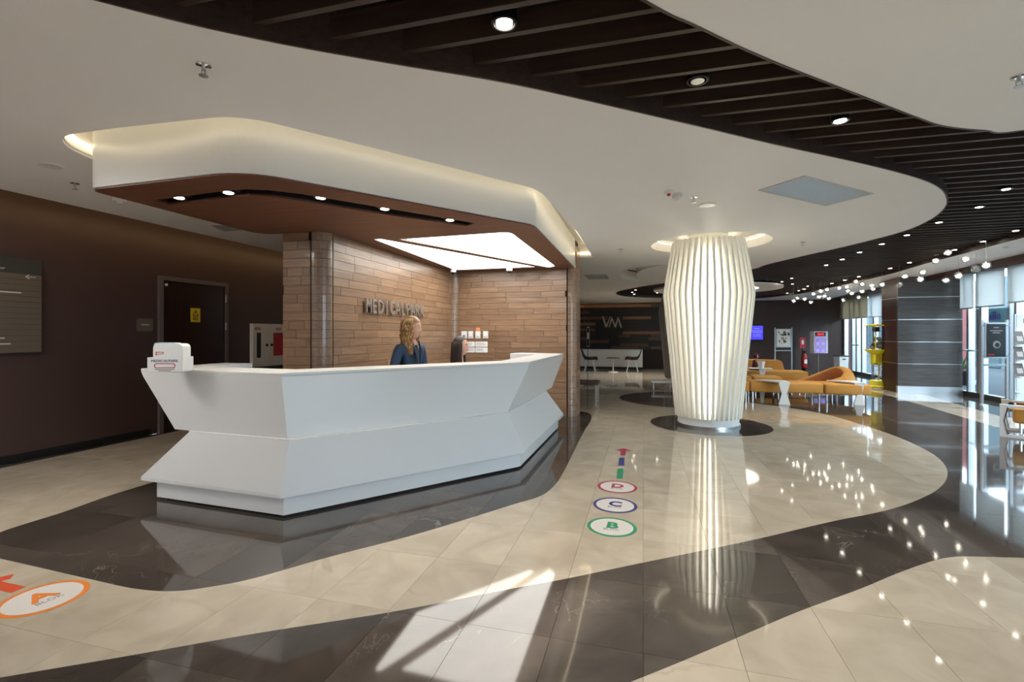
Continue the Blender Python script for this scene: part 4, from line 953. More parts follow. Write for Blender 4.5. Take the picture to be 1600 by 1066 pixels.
    return t
def wavy_hair(t, HM, m):
    R = random.Random(3)
    b = BM(); bmesh.ops.create_icosphere(b, subdivisions=4, radius=1)
    rm = [v for v in b.verts if (v.co.y > .5 and v.co.z < .40) or v.co.z < -.75]
    for v in b.verts:
        x, y, z = v.co; k = 1 + .035 * math.sin(18 * math.atan2(x, y) + 4 * z)
        v.co = HM @ Vector((x * .090 * k, y * .106 * k - .010, z * .124 + .014))
    bmesh.ops.delete(b, geom=rm, context='VERTS'); mk(b, 'hair_cap', m, t, smooth=True)
    for mm, cnt, nm in ((m, 420, 'hair'), (M['blond2'], 150, 'hair_highlights')):
        b = BM()
        for k in range(cnt):
            a = R.uniform(-.62 * PI, .62 * PI) - PI / 2      # around the sides and the back
            if abs(math.cos(a)) < .25 and math.sin(a) > 0: continue
            rx = .088 * R.uniform(.88, 1.10); ry = .104 * R.uniform(.88, 1.10); L_ = R.uniform(.24, .38) if mm is m else R.uniform(.2, .36); ph = R.uniform(0, 6.28); pts = []
            for i in range(10):
                u = i / 9; fl = (1 + .22 * u + .05 * math.sin(ph + u * 12)) * min(1, .70 + 2.2 * u)
                pts.append(HM @ Vector((rx * math.cos(a) * fl + .012 * math.sin(ph + u * 13), ry * math.sin(a) * fl * (1 - .15 * u) - .008 + .010 * math.cos(ph * 2 + u * 12), .085 - L_ * u + (.02 if mm is not m else 0) * (1 - u))))
            tube(b, pts, R.uniform(.0032, .0055), 5, [.6, .9, 1, 1, 1, 1, 1, .95, .8, .3])
        tag(mk(b, nm, mm, t, smooth=True), kind='stuff')
def straight_hair(t, HM, m):
    R = random.Random(5); b = BM(); bmesh.ops.create_icosphere(b, subdivisions=4, radius=1)
    rm = [v for v in b.verts if (v.co.y > .52 and v.co.z < .6) or v.co.z < -.75]
    for v in b.verts: x, y, z = v.co; v.co = HM @ Vector((x * .088, y * .105 - .010, z * .122 + .012))
    bmesh.ops.delete(b, geom=rm, context='VERTS'); mk(b, 'hair_cap', m, t, smooth=True)
    b = BM()
    for k in range(170):
        a = R.uniform(-.64 * PI, .64 * PI) - PI / 2; rx = .086 * R.uniform(.94, 1.04); ry = .102 * R.uniform(.94, 1.04); L_ = R.uniform(.38, .48); pts = []
        for i in range(7):
            u = i / 6; fl = 1 + .16 * u; pts.append(HM @ Vector((rx * math.cos(a) * fl, ry * math.sin(a) * fl - .01, .06 - L_ * u)))
        tube(b, pts, R.uniform(.006, .010), 5, [.6, 1, 1, 1, 1, .9, .4])
    tag(mk(b, 'hair', m, t, smooth=True), kind='stuff')
def scarf(t, HM, m):
    b = BM(); bmesh.ops.create_icosphere(b, subdivisions=3, radius=1)
    rm = [v for v in b.verts if v.co.y > .6 and -.7 < v.co.z < .5]
    for v in b.verts: x, y, z = v.co; v.co = HM @ Vector((x * .095, y * .112 - .01, z * .135))
    bmesh.ops.delete(b, geom=rm, context='VERTS'); mk(b, 'head_scarf', m, t, smooth=True)
# standing woman behind the counter
w1 = PZ(641, 5.25)
stand_legs = (((-.10, .02, .47), (-.10, -.02, .08), (-.11, .12, .04)), ((.10, .02, .47), (.10, -.02, .08), (.11, .12, .04)))
person('person', 'woman with long wavy blond hair in a blue jacket standing behind the counter', (w1[0], w1[1], 0), -PI * .5 - .28, .40, None, M['navy'], wavy_hair, M['blond'], .85, 1.27,
       stand_legs, (((-.23, -.02, 1.02), (-.20, .16, .90), (-.15, .23, .86)), ((.23, -.02, 1.02), (.20, .16, .90), (.15, .23, .86))), (0, .035, 1.455))
wm = [o for o in bpy.data.objects if o.name == 'person'][0]
for sx in (-1, 1):
    mk(tube(BM(), [(sx * .055, .075, 1.315), (sx * .045, .118, 1.22), (sx * .018, .135, 1.10), (sx * .012, .125, .95)], .013, 8, (.8, 1.2, 1, .8)), 'lapel', M['navy'], wm, smooth=True)
mk(tube(BM(), [(0, .088, 1.27), (0, .114, 1.18), (0, .122, 1.08)], .02, 8, (1.2, 1, .5)), 'blouse', M['black'], wm, smooth=True)
w2 = PZ(714, 6.05)
sit_legs = (((-.11, .42, .50), (-.11, .42, .09), (-.11, .54, .04)), ((.11, .42, .50), (.11, .42, .09), (.11, .54, .04)))
person('person', 'seated woman with long straight dark hair in blue behind the counter', (w2[0], w2[1], 0), -PI / 2 + .1, .0, None, M['blueshirt'], straight_hair, M['dhair'], .53, 1.01,
       sit_legs, (((-.22, .10, .80), (-.18, .32, .77), (-.14, .40, .785)), ((.22, .10, .80), (.18, .32, .77), (.14, .40, .785))), (0, .05, 1.235), .02)
def office_chair(loc, rz, lab):
    t = empty('office_chair', loc, rz, lab, 'chair')
    mk(box(BM(), -.23, -.22, .40, .23, .24, .46, .02), 'seat', M['black'], t); mk(box(BM(), -.20, -.28, .50, .20, -.24, .86, .015), 'backrest', M['black'], t)
    mk(tube(BM(), [(0, 0, .06), (0, 0, .40)], .025), 'post', M['steel'], t); mk(tube(BM(), [(0, -.18, .42), (0, -.27, .42), (0, -.27, .6)], .018), 'back_bracket', M['blackmetal'], t)
    for k in range(5):
        a = 2 * PI * k / 5; o = mk(tube(BM(), [(0, 0, .08), (.27 * math.cos(a), .27 * math.sin(a), .055)], .018), 'foot', M['blackmetal'], t)
        mk(tube(BM(), [(-.02, 0, 0), (.02, 0, 0)], .026, 12), 'castor', M['black'], o, (.27 * math.cos(a), .27 * math.sin(a), .027))
office_chair((w2[0], w2[1], 0), -PI / 2 + .1, 'black office chair under the seated woman')
# ================================================================== SOFAS
def bevobj(o, w=.03, seg=3):
    md = o.modifiers.new('b', 'BEVEL'); md.width = w; md.segments = seg; md.limit_method = 'ANGLE'; md.angle_limit = math.radians(40)
    for p in o.data.polygons: p.use_smooth = True
    return o
def legs_pair(t, x, y, h):
    for dx in (-.045, .045): mk(lathe(BM(), [(.024, 0), (.024, h)], 14), 'leg', M['chrome'], t, (x + dx, y, 0), smooth=True, angle=40)
def module(x0, x1, y0, y1, z0, z1, lab, grp, arc=0.0, legs=True, m='fabric', slope=0):
    cx = (x0 + x1) / 2; cy = (y0 + y1) / 2
    t = empty('bench_module', (cx, cy, 0), 0, lab, 'sofa', grp); w = (x1 - x0) / 2 - .006; d = (y1 - y0) / 2; n = 10
    pf = [(-w + 2 * w * k / n, -d - arc * math.sin(PI * k / n)) for k in range(n + 1)]; pb_ = [(w - 2 * w * k / n, d - slope * 0 + arc * .6 * math.sin(PI * k / n)) for k in range(n + 1)]
    bevobj(mk(prism(BM(), pf + pb_, z0, z1), 'cushion', M[m], t), .035)
    for sx in (-1, 1):
        for sy in (-1, 1):
            if legs: mk(lathe(BM(), [(.022, 0), (.022, z0 + .01)], 14), 'leg', M['chrome'], t, (sx * (w - .06), sy * (d - .09), 0), smooth=True, angle=40)
    return t
G = 'modules of the curved ochre lounge bench'
xs_ = [PYp(p, 10.85)[0] for p in (1105, 1172, 1288, 1362)]
module(xs_[0], xs_[1], 10.85, 11.45, .19, .405, 'ochre front bench module partly hidden by the lit column', G); module(xs_[1], xs_[2], 10.85, 11.45, .19, .40, 'ochre front bench module behind the left hourglass table', G, .03); module(xs_[2], xs_[3], 10.83, 11.43, .19, .40, 'ochre front bench module at the right end behind the right hourglass table', G, .05)
module(xs_[0], 2.35, 11.75, 12.35, .22, .43, 'ochre middle bench module next to the lit column', G); module(2.36, 2.95, 11.72, 12.32, .22, .44, 'ochre middle bench module left of the raised wave back', G)
# the raised wave backrest, a lofted curl
def wave_back():
    t = empty('wave_backrest', (0, 0, 0), 0, 'raised curling rust and ochre wave backrest between the bench modules', 'sofa')
    path = [(*PZ(px_, Z_), hz(py_, Z_)) for px_, py_, Z_ in ((1226, 600, 11.0), (1245, 595.5, 10.95), (1262, 589, 10.88), (1280, 582, 10.8), (1297, 575, 10.7), (1310, 572.5, 10.55), (1319, 575.5, 10.42), (1323, 582, 10.28), (1316, 589, 10.16), (1298, 594.5, 10.26), (1275, 599, 10.3))]
    th = .13; rows = []; b = BM()
    for i, (x, y, z) in enumerate(path):
        p = Vector((x, y)); q = Vector(path[min(i + 1, len(path) - 1)][:2]) - Vector(path[max(i - 1, 0)][:2]); q.normalize(); n = Vector((-q.y, q.x))
        A = p - n * th * .5; B_ = p + n * th * .9
        rows.append([b.verts.new((A.x, A.y, .20)), b.verts.new((A.x, A.y, z - .03)), b.verts.new((A.x + n.x * .03, A.y + n.y * .03, z)), b.verts.new((B_.x, B_.y, z - .01)), b.verts.new((B_.x + n.x * .10, B_.y + n.y * .10, .20))])
    for i in range(len(rows) - 1):
        for k in range(5):
            f = b.faces.new((rows[i][k], rows[i + 1][k], rows[i + 1][(k + 1) % 5], rows[i][(k + 1) % 5])); f.material_index = 1 if k == 0 and i < 7 else 0
    b.faces.new(rows[0]); b.faces.new(rows[-1])
    bmesh.ops.subdivide_edges(b, edges=b.edges[:], cuts=1)
    bmesh.ops.recalc_face_normals(b, faces=b.faces[:])
    o = mk(b, 'upholstery', [M['fabric'], M['rust']], t, smooth=True, angle=50)
    for x, y in ((3.1, 12.1), (3.95, 11.75)): legs_pair(t, x, y, .21)
    b = BM(); prism(b, [(3.0, 11.56), (3.95, 11.56), (4.1, 11.6), (3.9, 11.75), (3.6, 11.9), (3.1, 12.0)], .22, .36); bevobj(mk(b, 'seat', M['rust'], t), .03)
wave_back()
module(1.7, 2.45, 13.3, 13.9, .2, .45, 'ochre rear bench module with a low straight backrest beside the seated person', G); module(2.46, 3.9, 13.2, 13.8, .2, .46, 'ochre rear bench module with a rounded right end below the poster frame', G, .10)
for (x0, x1, lab) in ((1.7, 2.40, 'ochre backrest block behind the seated person'), (2.55, 3.52, 'ochre backrest block below the framed notice board')):
    t = empty('backrest_block', ((x0 + x1) / 2, 14.05, 0), 0, lab, 'sofa', 'ochre backrest blocks'); w = (x1 - x0) / 2
    b = BM(); pr = [(-w, 0), (w + .06, 0), (w - .05, .70 - .03), (w - .16, .70), (-w, .71)]
    b = thick(fill([(-w, .2), (w + .10, .2), (w - .02, .66), (w - .10, .70), (-w, .71)]), .24); bevobj(mk(b, 'upholstery', M['fabric'], t, (0, .12, 0), (PI / 2, 0, 0)), .03)
    for sx in (-1, 1): mk(lathe(BM(), [(.022, 0), (.022, .21)], 12), 'leg', M['chrome'], t, (sx * (w - .1), 0, 0))
def hourglass(px, py, pxl, lab, w=.105):
    x, y = P(px, py, 0); t = empty('side_table', (x, y, 0), 0, lab, 'table', 'hourglass side tables'); top = .44
    prof = [(-w, 0), (w, 0), (w * .42, top * .48), (w * .95, top - .02), (-w * .95, top - .02), (-w * .42, top * .48)]
    mk(thick(fill(prof), .03), 'pedestal_panel', M['white2'], t, (0, 0, 0), (PI / 2, 0, 0))
    mk(prism(BM(), [(-.42, .42), (-.30, .46), (w, .40), (w, -.03), (-w * .8, -.03), (-.12, .02)], top - .022, top), 'table_top', M['white2'], t)
hourglass(1225, 632, 0, 'white hourglass side table at the front bench, left of the two'); hourglass(1342, 633, 0, 'white hourglass side table at the right end of the front bench', .095)
x, y = PZ(1188, 11.6)
t = empty('side_table', (x, y, 0), 0, 'small white side table in front of the seated person in dark red', 'table', 'hourglass side tables')
mk(box(BM(), -.28, -.15, .545, .24, .15, .565, .004), 'table_top', M['white2'], t); b = thick(fill([(-.02, .0), (.10, 0), (.06, .25), (.12, .545), (-.03, .545), (.01, .25)]), .03); mk(b, 'pedestal_panel', M['white2'], t, (0, 0, 0), (PI / 2, 0, 0))
t2 = empty('paper_box', (x + .02, y, .565), 0, 'white open box on the small side table by the seated person', 'box'); mk(lathe(BM(), [(.06, 0), (.09, .16), (.085, .16), (.055, .01)], 4), 'box_body', M['paper'], t2)
x, y = PZ(1170, 12.9)
kid = person('person', 'small person in dark red clothing seated on the rear ochre bench', (x, 13.5, .19), -PI / 2 - .5, .1, None, M['wine2'], scarf, M['wine2'], .50, .95,
       (((-.11, .42, .46), (-.11, .44, .09), (-.11, .56, .04)), ((.11, .42, .46), (.11, .44, .09), (.11, .56, .04))), (((-.24, .08, .74), (-.16, .30, .70), (-.10, .36, .68)), ((.24, .08, .74), (.16, .30, .70), (.10, .36, .68))), (0, .10, 1.14), .07, M['wine2']); kid.scale = (.55, .55, .55)
# right foreground chair with a white faceted frame
x, y = P(1562, 681, 0)
t = empty('lounge_chair', (x, y, 0), -.55, 'ochre lounge chair in a white faceted frame, cut by the right edge of the photo', 'chair')
def side(xo, mm='solid'):
    pro = [(0, 0), (0.0, .44), (.78, .40), (.78, 0)]; inn_ = [(.07, .035), (.035, .22), (.07, .405 - .0), (.72, .365), (.74, .2), (.72, .035)]
    return thick(fill(pro, [inn_]), .06)
for k, yo in enumerate((0, .72)): mk(side(0), 'side_frame', M['solid'], t, (0, yo, 0), (PI / 2, 0, 0))
for k, yo in enumerate((.0, .72)): mk(thick(fill([(.0735, .035), (.0385, .22), (.0735, .405), (.085, .40), (.05, .22), (.085, .035)]), .064), 'chrome_edge', M['chrome'], t, (0, yo + .002, 0), (PI / 2, 0, 0))
bevobj(mk(box(BM(), .12, -.02, .19, .76, .66, .38), 'seat', M['fabric'], t), .04); mk(box(BM(), .0, -.05, .0, .06, .0, .44), 'front_post', M['solid'], t)
bevobj(mk(box(BM(), .62, .02, .36, .80, .62, .72), 'backrest', M['fabric'], t), .05)
mk(tube(BM(), [(.2, .05, 0.03), (.2, .05, .2)], .018), 'leg', M['chrome'], t)
# ================================================================== GUMBALL STYLE TOY MACHINE
Zg = 12.2; x, y = PZ(1373, Zg); u = Zg / F
t = empty('toy_machine', (x, y, 0), YAW, 'tall bright yellow toy vending machine with a clear drum beside the pier', 'machine')
mk(lathe(BM(), [(.21, 0.02), (.21, .06), (.19, .08), (.19, .19), (.17, .21)], 32), 'base', M['yellow'], t, smooth=True, angle=35)
mk(box(BM(), .1, -.06, .03, .40, .06, .08, .01), 'wheel_arm', M['yellow'], t); mk(tube(BM(), [(.42, -.05, .055), (.42, .05, .055)], .055, 18), 'wheel', M['white2'], t)
mk(lathe(BM(), [(.15, .21), (.15, .60)], 28, cap=False), 'clear_tube', M['ball'], t, smooth=True); mk(tube(BM(), [(0, 0, .21), (0, 0, .62)], .018), 'pole', M['white2'], t)
mk(tube(BM(), [(.07 * math.cos(k * .6), .07 * math.sin(k * .6), .22 + k * .0095) for k in range(40)], .008, 5), 'spiral_chute', M['steel'], t)
mk(lathe(BM(), [(.15, .60), (.17, .62), (.17, .86), (.30, .97), (.30, .99), (.15, .99)], 32), 'bowl', M['yellow'], t, smooth=True, angle=35)
mk(box(BM(), -.22, -.19, .66, -.15, -.10, .86, .006), 'coin_box', M['yellow'], t); mk(box(BM(), -.225, -.19, .62, -.17, -.13, .64), 'coin_tray', M['steel'], t)
mk(lathe(BM(), [(.26, .99), (.26, 1.58)], 32, cap=False), 'clear_drum', M['ball'], t, smooth=True)
mk(lathe(BM(), [(.28, 1.58), (.29, 1.60), (.20, 1.63), (.03, 1.64)], 32), 'lid', M['yellow'], t, smooth=True, angle=35)
mk(tube(BM(), [(-.20, -.16, .99), (-.20, -.16, 1.58)], .012), 'frame_rod', M['yellow'], t); mk(box(BM(), -.25, -.2, 1.44, -.12, -.1, 1.56, .01), 'motor_box', M['signdark'], t)
R = random.Random(9)
for k in range(70):
    a = R.uniform(0, 6.28); r = R.uniform(.02, .21); z = R.uniform(1.02, 1.28)
    b = BM(); bmesh.ops.create_icosphere(b, subdivisions=1, radius=R.uniform(.03, .045)); o = mk(b, 'plush_toy', M[R.choice(('toyA', 'toyB', 'toyC', 'toyD', 'toyC'))], t, (r * math.cos(a), r * math.sin(a), z)); o.scale = (1, .8, R.uniform(.8, 1.3))
# ================================================================== FAR WALL OBJECTS
def back_pt(px, Y=19.97): return PYp(px, Y)
xa, za = back_pt(1170); xb, zb = back_pt(1192)
t = empty('wall_screen', ((xa + xb) / 2, 19.96, 0), 0, 'blue lit television screen on the brown far wall', 'screen'); z0, z1 = hz(532, zb), hz(508, zb); w = (xb - xa) / 2 + .02
mk(box(BM(), -w, -.05, z0, w, .03, z1, .005), 'bezel', M['black'], t); mk(box(BM(), -w + .03, -.053, z0 + .03, w - .03, -.05, z1 - .03), 'display', M['bluescreen'], t)
for k, (z, ww) in enumerate(((z1 - .14, .09), (z1 - .22, .18), (z1 - .28, .16), (z1 - .36, .13), (z1 - .42, .14))): mk(box(BM(), .02 - ww, -.055, z - .008, .02 + ww, -.053, z + .008), 'screen_line', M['bluetext'], t)
Zb = 15.6; xa, ya = PZ(1211, Zb); xb, yb = PZ(1237, Zb); w = math.hypot(xb - xa, yb - ya) / 2
t = empty('notice_frame', ((xa + xb) / 2, (ya + yb) / 2, 0), YAW, 'silver standing frame holding a picture collage in front of the far wall', 'sign stand')
for s in (-1, 1): mk(box(BM(), s * w - .015, -.015, 0, s * w + .015, .015, hz(512, Zb)), 'post', M['alu'], t); mk(box(BM(), s * w - .02, -.2, 0, s * w + .02, .2, .03), 'foot', M['alu'], t)
mk(box(BM(), -w, -.012, hz(548, Zb) - .012, w, .012, hz(548, Zb) + .012), 'crossbar', M['alu'], t)
z0, z1 = hz(543, Zb), hz(514, Zb); mk(box(BM(), -w + .03, -.02, z0, w - .03, .02, z1, .006), 'frame', M['alu'], t); pn = mk(box(BM(), -w + .06, -.024, z0 + .04, w - .06, -.02, z1 - .03), 'picture_sheet', M['paper'], t)
for k in range(22): a = R.uniform(-w + .08, w - .14); z = R.uniform(z0 + .08, z1 - .14); mk(box(BM(), a, -.026, z, a + R.uniform(.03, .09), -.024, z + R.uniform(.03, .09)), 'picture', M[R.choice(('black', 'greytext', 'toyA', 'toyD', 'mag2', 'sign'))], pn)
xe, ye = PZ(1256.5, 17.3)
Ze = 17.3
t = empty('fire_extinguisher', (xe, ye, 0), YAW, 'dark red fire extinguisher on a stand at the far wall', 'extinguisher')
mk(lathe(BM(), [(.085, .17), (.095, .20), (.095, .55), (.06, .64), (.03, .67), (.03, .70)], 20), 'cylinder', M['red'], t, smooth=True, angle=40); mk(box(BM(), -.02, -.09, .70, .03, .03, .76), 'valve', M['black'], t); mk(tube(BM(), [(.0, -.02, .73), (-.11, -.05, .70), (-.12, -.04, .45)], .012), 'hose', M['black'], t)
mk(box(BM(), -.05, -.1, .32, .05, -.093, .46), 'label', M['paper'], t); mk(lathe(BM(), [(.15, 0), (.15, .03), (.02, .04)], 20), 'stand_base', M['wine2'], t); mk(tube(BM(), [(0, .11, .02), (0, .11, 1.25)], .015), 'stand_pole', M['blackmetal'], t); mk(box(BM(), -.1, .09, .85, .1, .11, 1.25, .004), 'stand_sign', M['red'], t); mk(tube(BM(), [(0, 0, .03), (0, 0, .17)], .05), 'bracket', M['blackmetal'], t); mk(box(BM(), -.04, .085, 1.0, .04, .09, 1.15), 'sign_mark', M['paper'], t)
Zk = 15.9; xk, yk = PZ(1281, Zk)
t = empty('lit_kiosk', (xk, yk, 0), YAW, 'standing white display box with purple screen and red figures on a pole', 'kiosk'); w = 11 * Zk / F
z0, z1 = hz(552, Zk), hz(518, Zk)
mk(box(BM(), -w, -.06, z0, w, .16, z1, .01), 'cabinet', M['white2'], t); mk(box(BM(), -w + .03, -.064, z0 + .02, w - .06, -.06, z1 - .18), 'display', M['purple'], t); hp = mk(box(BM(), -w + .04, -.064, z1 - .16, w - .08, -.06, z1 - .03), 'header', M['black'], t)
link('figures', textmesh('10:41', .11, .001, bold=.004), M['redled'], hp, (-.02, -.066, z1 - .095), (PI / 2, 0, 0))
for k in range(4):
    for s in (-1, 1): mk(box(BM(), s * .09 - .04 - .02, -.067, z0 + .05 + k * .115, s * .09 + .04 - .02, -.064, z0 + .13 + k * .115), 'display_tile', M['toyC' if k % 2 else 'bluetext'], t)
mk(tube(BM(), [(-.03, .05, .02), (-.03, .05, z0)], .022), 'pole', M['steel'], t); mk(lathe(BM(), [(.2, 0), (.2, .015), (.04, .03)], 24), 'base', M['steel'], t, (-.03, .05, 0))
Zw = 16.0; xw, yw = PZ(1314, Zw)
t = empty('waste_bin', (xw, yw, 0), YAW, 'white waste bin with a black lid near the far window', 'bin'); w = 7.2 * Zw / F; zt = hz(557, Zw)
bt = [(-w * .85, -w * .85), (w * .85, -w * .85), (w * .85, w * .85), (-w * .85, w * .85)]
b = BM(); va = [b.verts.new((p[0], p[1], .0)) for p in bt]; vb = [b.verts.new((p[0] * 1.18, p[1] * 1.18, zt)) for p in bt]
for k in range(4): b.faces.new((va[k], va[(k + 1) % 4], vb[(k + 1) % 4], vb[k]))
b.faces.new(va); b.faces.new(vb); mk(b, 'bin_body', M['white2'], t); mk(box(BM(), -w * 1.1, -w * 1.1, zt, w * 1.1, w * 1.1, zt + .03, .006), 'lid', M['black'], t); mk(box(BM(), -.05, -w * 1.0 - .012, zt - .10, .05, -w * .97, zt - .07), 'handle_slot', M['black'], t)
# white counter, chairs and table in front of the strip clad wall
xa, _ = PYp(903, 19.0); xb, Zc = PYp(1004, 19.0)
t = empty('far_counter', ((xa + xb) / 2, 19.0, 0), 0, 'low white counter in front of the dark strip clad wall', 'counter'); w = (xb - xa) / 2
mk(box(BM(), -w, 0, .1, w, .5, .74, .01), 'counter_body', M['solid'], t); mk(box(BM(), -w + .05, .05, 0, w - .02, .45, .1), 'toe_kick', M['black'], t); mk(box(BM(), -w, -.02, .74, w, .52, .77), 'counter_top', M['solid'], t)
def shell_chair(px, py, Zc, rz, lab):
    x, y = PZ(px, Zc); t = empty('shell_chair', (x, y, 0), rz, lab, 'chair', 'brown shell chairs at the far counter')
    sec = [(.26, .40), (.20, .44), (.0, .415), (-.18, .43), (-.25, .52), (-.31, .70), (-.34, .84)]; b = BM(); rows = []
    for i, (yy, zz) in enumerate(sec):
        hw = (.20, .25, .27, .27, .26, .24, .19)[i]; rows.append([b.verts.new((hw * k / 4, yy, zz + .11 * (k / 4) ** 2)) for k in range(-4, 5)])
    for i in range(len(rows) - 1):
        for k in range(8): b.faces.new((rows[i][k], rows[i][k + 1], rows[i + 1][k + 1], rows[i + 1][k]))
    bmesh.ops.solidify(b, geom=b.faces[:], thickness=.045); mk(b, 'seat_shell', M['chairbrown'], t, smooth=True)
    for sx in (-1, 1):
        for sy in (-1, 1): mk(tube(BM(), [(sx * .12, sy * .10, .40), (sx * .22, sy * .20, 0)], .014), 'leg', M['white2'], t)
shell_chair(922, 578, 17.6, -PI / 2, 'brown shell chair facing right beside the planked wall end'); shell_chair(988, 578, 17.6, PI / 2, 'brown shell chair facing left at the far white counter')
x, y = PZ(958, 17.3)
t = empty('round_table', (x, y, 0), 0, 'small round table with a thin pedestal between the two shell chairs', 'table')
mk(lathe(BM(), [(.24, .50), (.25, .51), (.24, .525)], 28), 'table_top', M['chairbrown'], t); mk(tube(BM(), [(0, 0, .02), (0, 0, .50)], .022), 'pedestal', M['white2'], t); mk(lathe(BM(), [(.18, 0), (.17, .02), (.02, .04)], 24), 'base', M['white2'], t)
def bigV():
    t = empty('logo_sign', (0, 19.84, 0), 0, 'pale metal VM letters on the dark strip clad wall', 'sign'); Yv = 19.84
    def q(zx, zy): px = 900 + zx / 8.88; py = 400 + zy / 8.88; X, Z = PYp(px, Yv); return (X, hz(py, Z))
    V_ = [(358, 840), (385, 840), (424, 955), (470, 840), (480, 840), (432, 990), (408, 990)]
    A_ = [(455, 992), (486, 845), (508, 845), (556, 992), (532, 992), (497, 885), (468, 992)]
    B_ = [(548, 992), (520, 905), (575, 843), (592, 843), (642, 995), (615, 995), (582, 890), (535, 918)]
    A_ = [(455, 992), (490, 850), (500, 850), (545, 955), (578, 850), (590, 850), (642, 995), (618, 995), (583, 890), (556, 992), (536, 992), (497, 890), (466, 992)]
    for nm, L_ in (('letter_v', V_), ('letter_m', A_)): mk(thick(fill([q(*p) for p in L_]), .03), nm, M['letter'], t, (0, 0, 0), (PI / 2, 0, 0))
bigV()
# dark leaflet rack and small bench at the end of the planked wall
x, y = PZ(909.5, 9.6)
t = empty('leaflet_rack', (-.98, 8.95, 0), 0, 'thin dark leaflet rack at the end of the planked wall', 'rack')
b = BM(); Zr = -.98 * FW[0] + 8.95 * FW[1]
mk(box(BM(), -.03, 0, hz(542, Zr), .02, .012, hz(511, Zr), .002), 'frame', M['steel'], t); mk(box(BM(), -.027, -.004, hz(541, Zr), .017, 0, hz(512, Zr)), 'back', M['black'], t); mk(box(BM(), -.02, -.008, hz(530, Zr), .01, -.004, hz(520, Zr)), 'leaflet', M['mag2'], t); mk(box(BM(), -.02, .012, 0, -.01, .02, hz(511, Zr)), 'post', M['blackmetal'], t)
x, y = PZ(906, 9.5)
t = empty('small_bench', (-1.02, 9.6, 0), 0, 'small brown bench tucked behind the end of the planked wall', 'bench')
mk(box(BM(), -.6, -.25, .40, .18, .3, .45, .01), 'seat', M['chairbrown'], t)
for sx in (-.55, .14):
    for sy in (-.2, .24): mk(box(BM(), sx - .02, sy - .02, 0, sx + .02, sy + .02, .40), 'leg', M['alu'], t)
x, y = PZ(1027, 12.2)
t = empty('low_table', (x, y, 0), 0, 'low pale table in front of the grey finned column', 'table')
mk(box(BM(), -.15, -.2, .16, .35, .3, .20, .01), 'table_top', M['white2'], t)
for sx, sy in ((-.1, -.15), (.3, -.15), (-.1, .25), (.3, .25)): mk(tube(BM(), [(sx, sy, 0), (sx, sy, .16)], .015), 'leg', M['alu'], t)
# ================================================================== POSTER STAND AND BROCHURE RACK
Zs = 9.3; xa, ya = PZ(1534, Zs); xb, yb = PZ(1573, Zs)
w = math.hypot(xb - xa, yb - ya) / 2; rzs = math.atan2(yb - ya, xb - xa)
t = empty('poster_stand', ((xa + xb) / 2, (ya + yb) / 2, 0), rzs, 'silver poster stand with a dark poster in front of the glass door', 'sign stand')
for s in (-1, 1):
    p = mk(box(BM(), s * w - .022, -.018, .03, s * w + .022, .018, hz(500, Zs)), 'post', M['alu'], t)
    mk(tube(BM(), [(s * w - .22, -.22, .022), (s * w + .10, .12, .022)], .022, 10), 'foot', M['alu'], t)
mk(box(BM(), -w, -.012, hz(572, Zs), w, .012, hz(569, Zs)), 'crossbar', M['alu'], t)
z0, z1 = hz(560, Zs), hz(504, Zs)
mk(box(BM(), -w + .03, -.035, z0, w - .03, -.01, z1, .004), 'poster_frame', M['alu'], t); po = mk(box(BM(), -w + .055, -.038, z0 + .03, w - .055, -.035, z1 - .03), 'poster', M['black'], t)
for z, ww in ((z1 - .10, .05), (z1 - .16, .12), (z1 - .20, .07)): mk(box(BM(), -ww, -.040, z - .01, ww, -.038, z + .01), 'printed_line', M['greytext'], po)
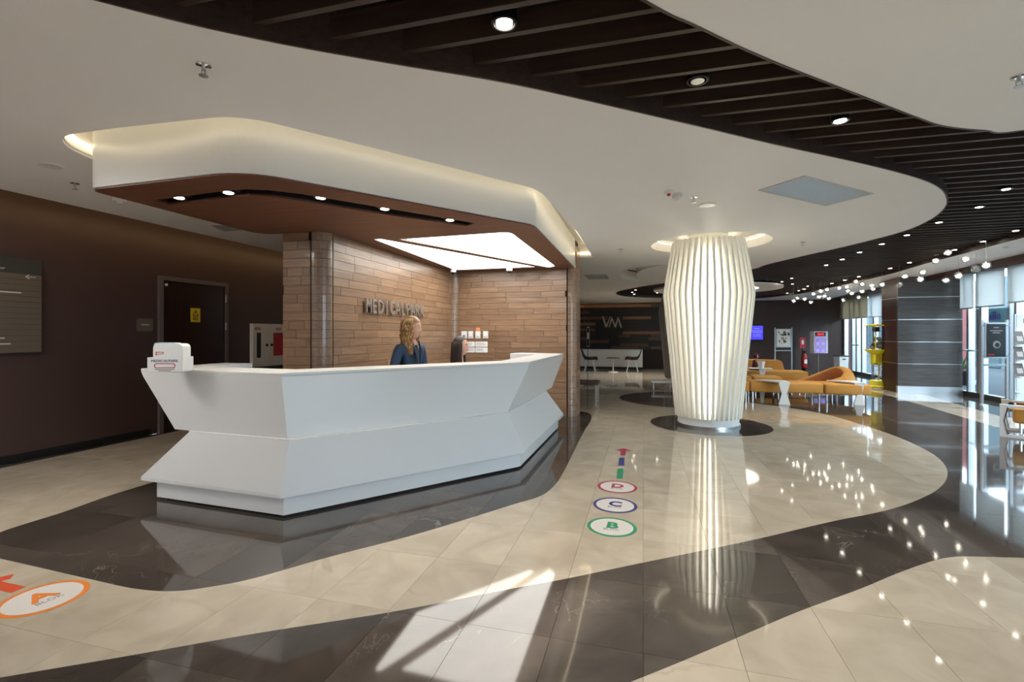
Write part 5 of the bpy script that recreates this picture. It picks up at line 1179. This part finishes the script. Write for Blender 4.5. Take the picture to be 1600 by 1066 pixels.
mk(thick(fill(circle(0, 0, .075, 24), [circle(.01, -.01, .045, 24)]), .001), 'printed_ring', M['greytext'], po, (.01, -.038, (z0 + z1) / 2 - .08), (PI / 2, 0, 0)); mk(box(BM(), -.16, -.040, z0 + .06, -.04, -.038, z0 + .085), 'red_line', M['red'], po)
for s in (-1, 1):
    for z in (z0 + .05, z1 - .06): mk(lathe(BM(), [(.014, 0), (.014, .03)], 12), 'clamp', M['steel'], t, (s * (w - .015), -.03, z), (PI / 2, 0, 0))
Zr = 8.7; xa, ya = PZ(1590, Zr)
t = empty('brochure_rack', (xa, ya, 0), rzs, 'silver brochure rack with magazines, cut by the right edge of the photo', 'rack')
for xo in (-.05, .50): mk(tube(BM(), [(xo, 0, .02), (xo, 0, 1.75)], .018), 'post', M['alu'], t); mk(box(BM(), xo - .03, -.2, 0, xo + .03, .2, .03), 'foot', M['alu'], t)
mk(box(BM(), -.04, -.02, 1.5, .49, .0, 1.74, .003), 'header_panel', M['paper'], t); link('header_mark', textmesh('M', .12, .001), M['wine'], t, (.12, -.022, 1.62), (PI / 2, 0, 0))
for k, z in enumerate((1.20, .92, .62, .34)):
    mk(box(BM(), -.06, -.10, z - .02, .51, 0, z - .008), 'shelf', M['alu'], t)
k_ = 0
for z in (1.20, .92, .62):
    for xo in (-.10, .12, .32):
        k_ += 1
        m_ = empty('magazine', (0, 0, 0), 0, '%s magazine in the %s row of the brochure rack' % (('leftmost', 'middle', 'rightmost')[(k_ - 1) % 3], ('upper', 'middle', 'lower')[(k_ - 1) // 3]), 'magazine', 'magazines in the brochure rack')
        p = Matrix.Translation((xa, ya, 0)) @ Matrix.Rotation(rzs, 4, 'Z') @ Vector((xo + .09, -.06, z)); m_.location = p; m_.rotation_euler = (-.22, 0, rzs + .05)
        mk(box(BM(), -.085, -.006, 0, .085, .006, .24), 'pages', M['paper'], m_); mk(box(BM(), -.087, -.008, 0, .087, -.006, .242), 'cover', M['mag'], m_); mk(box(BM(), -.05, -.0095, .06, .06, -.008, .15), 'cover_picture', M['mag2'], m_)
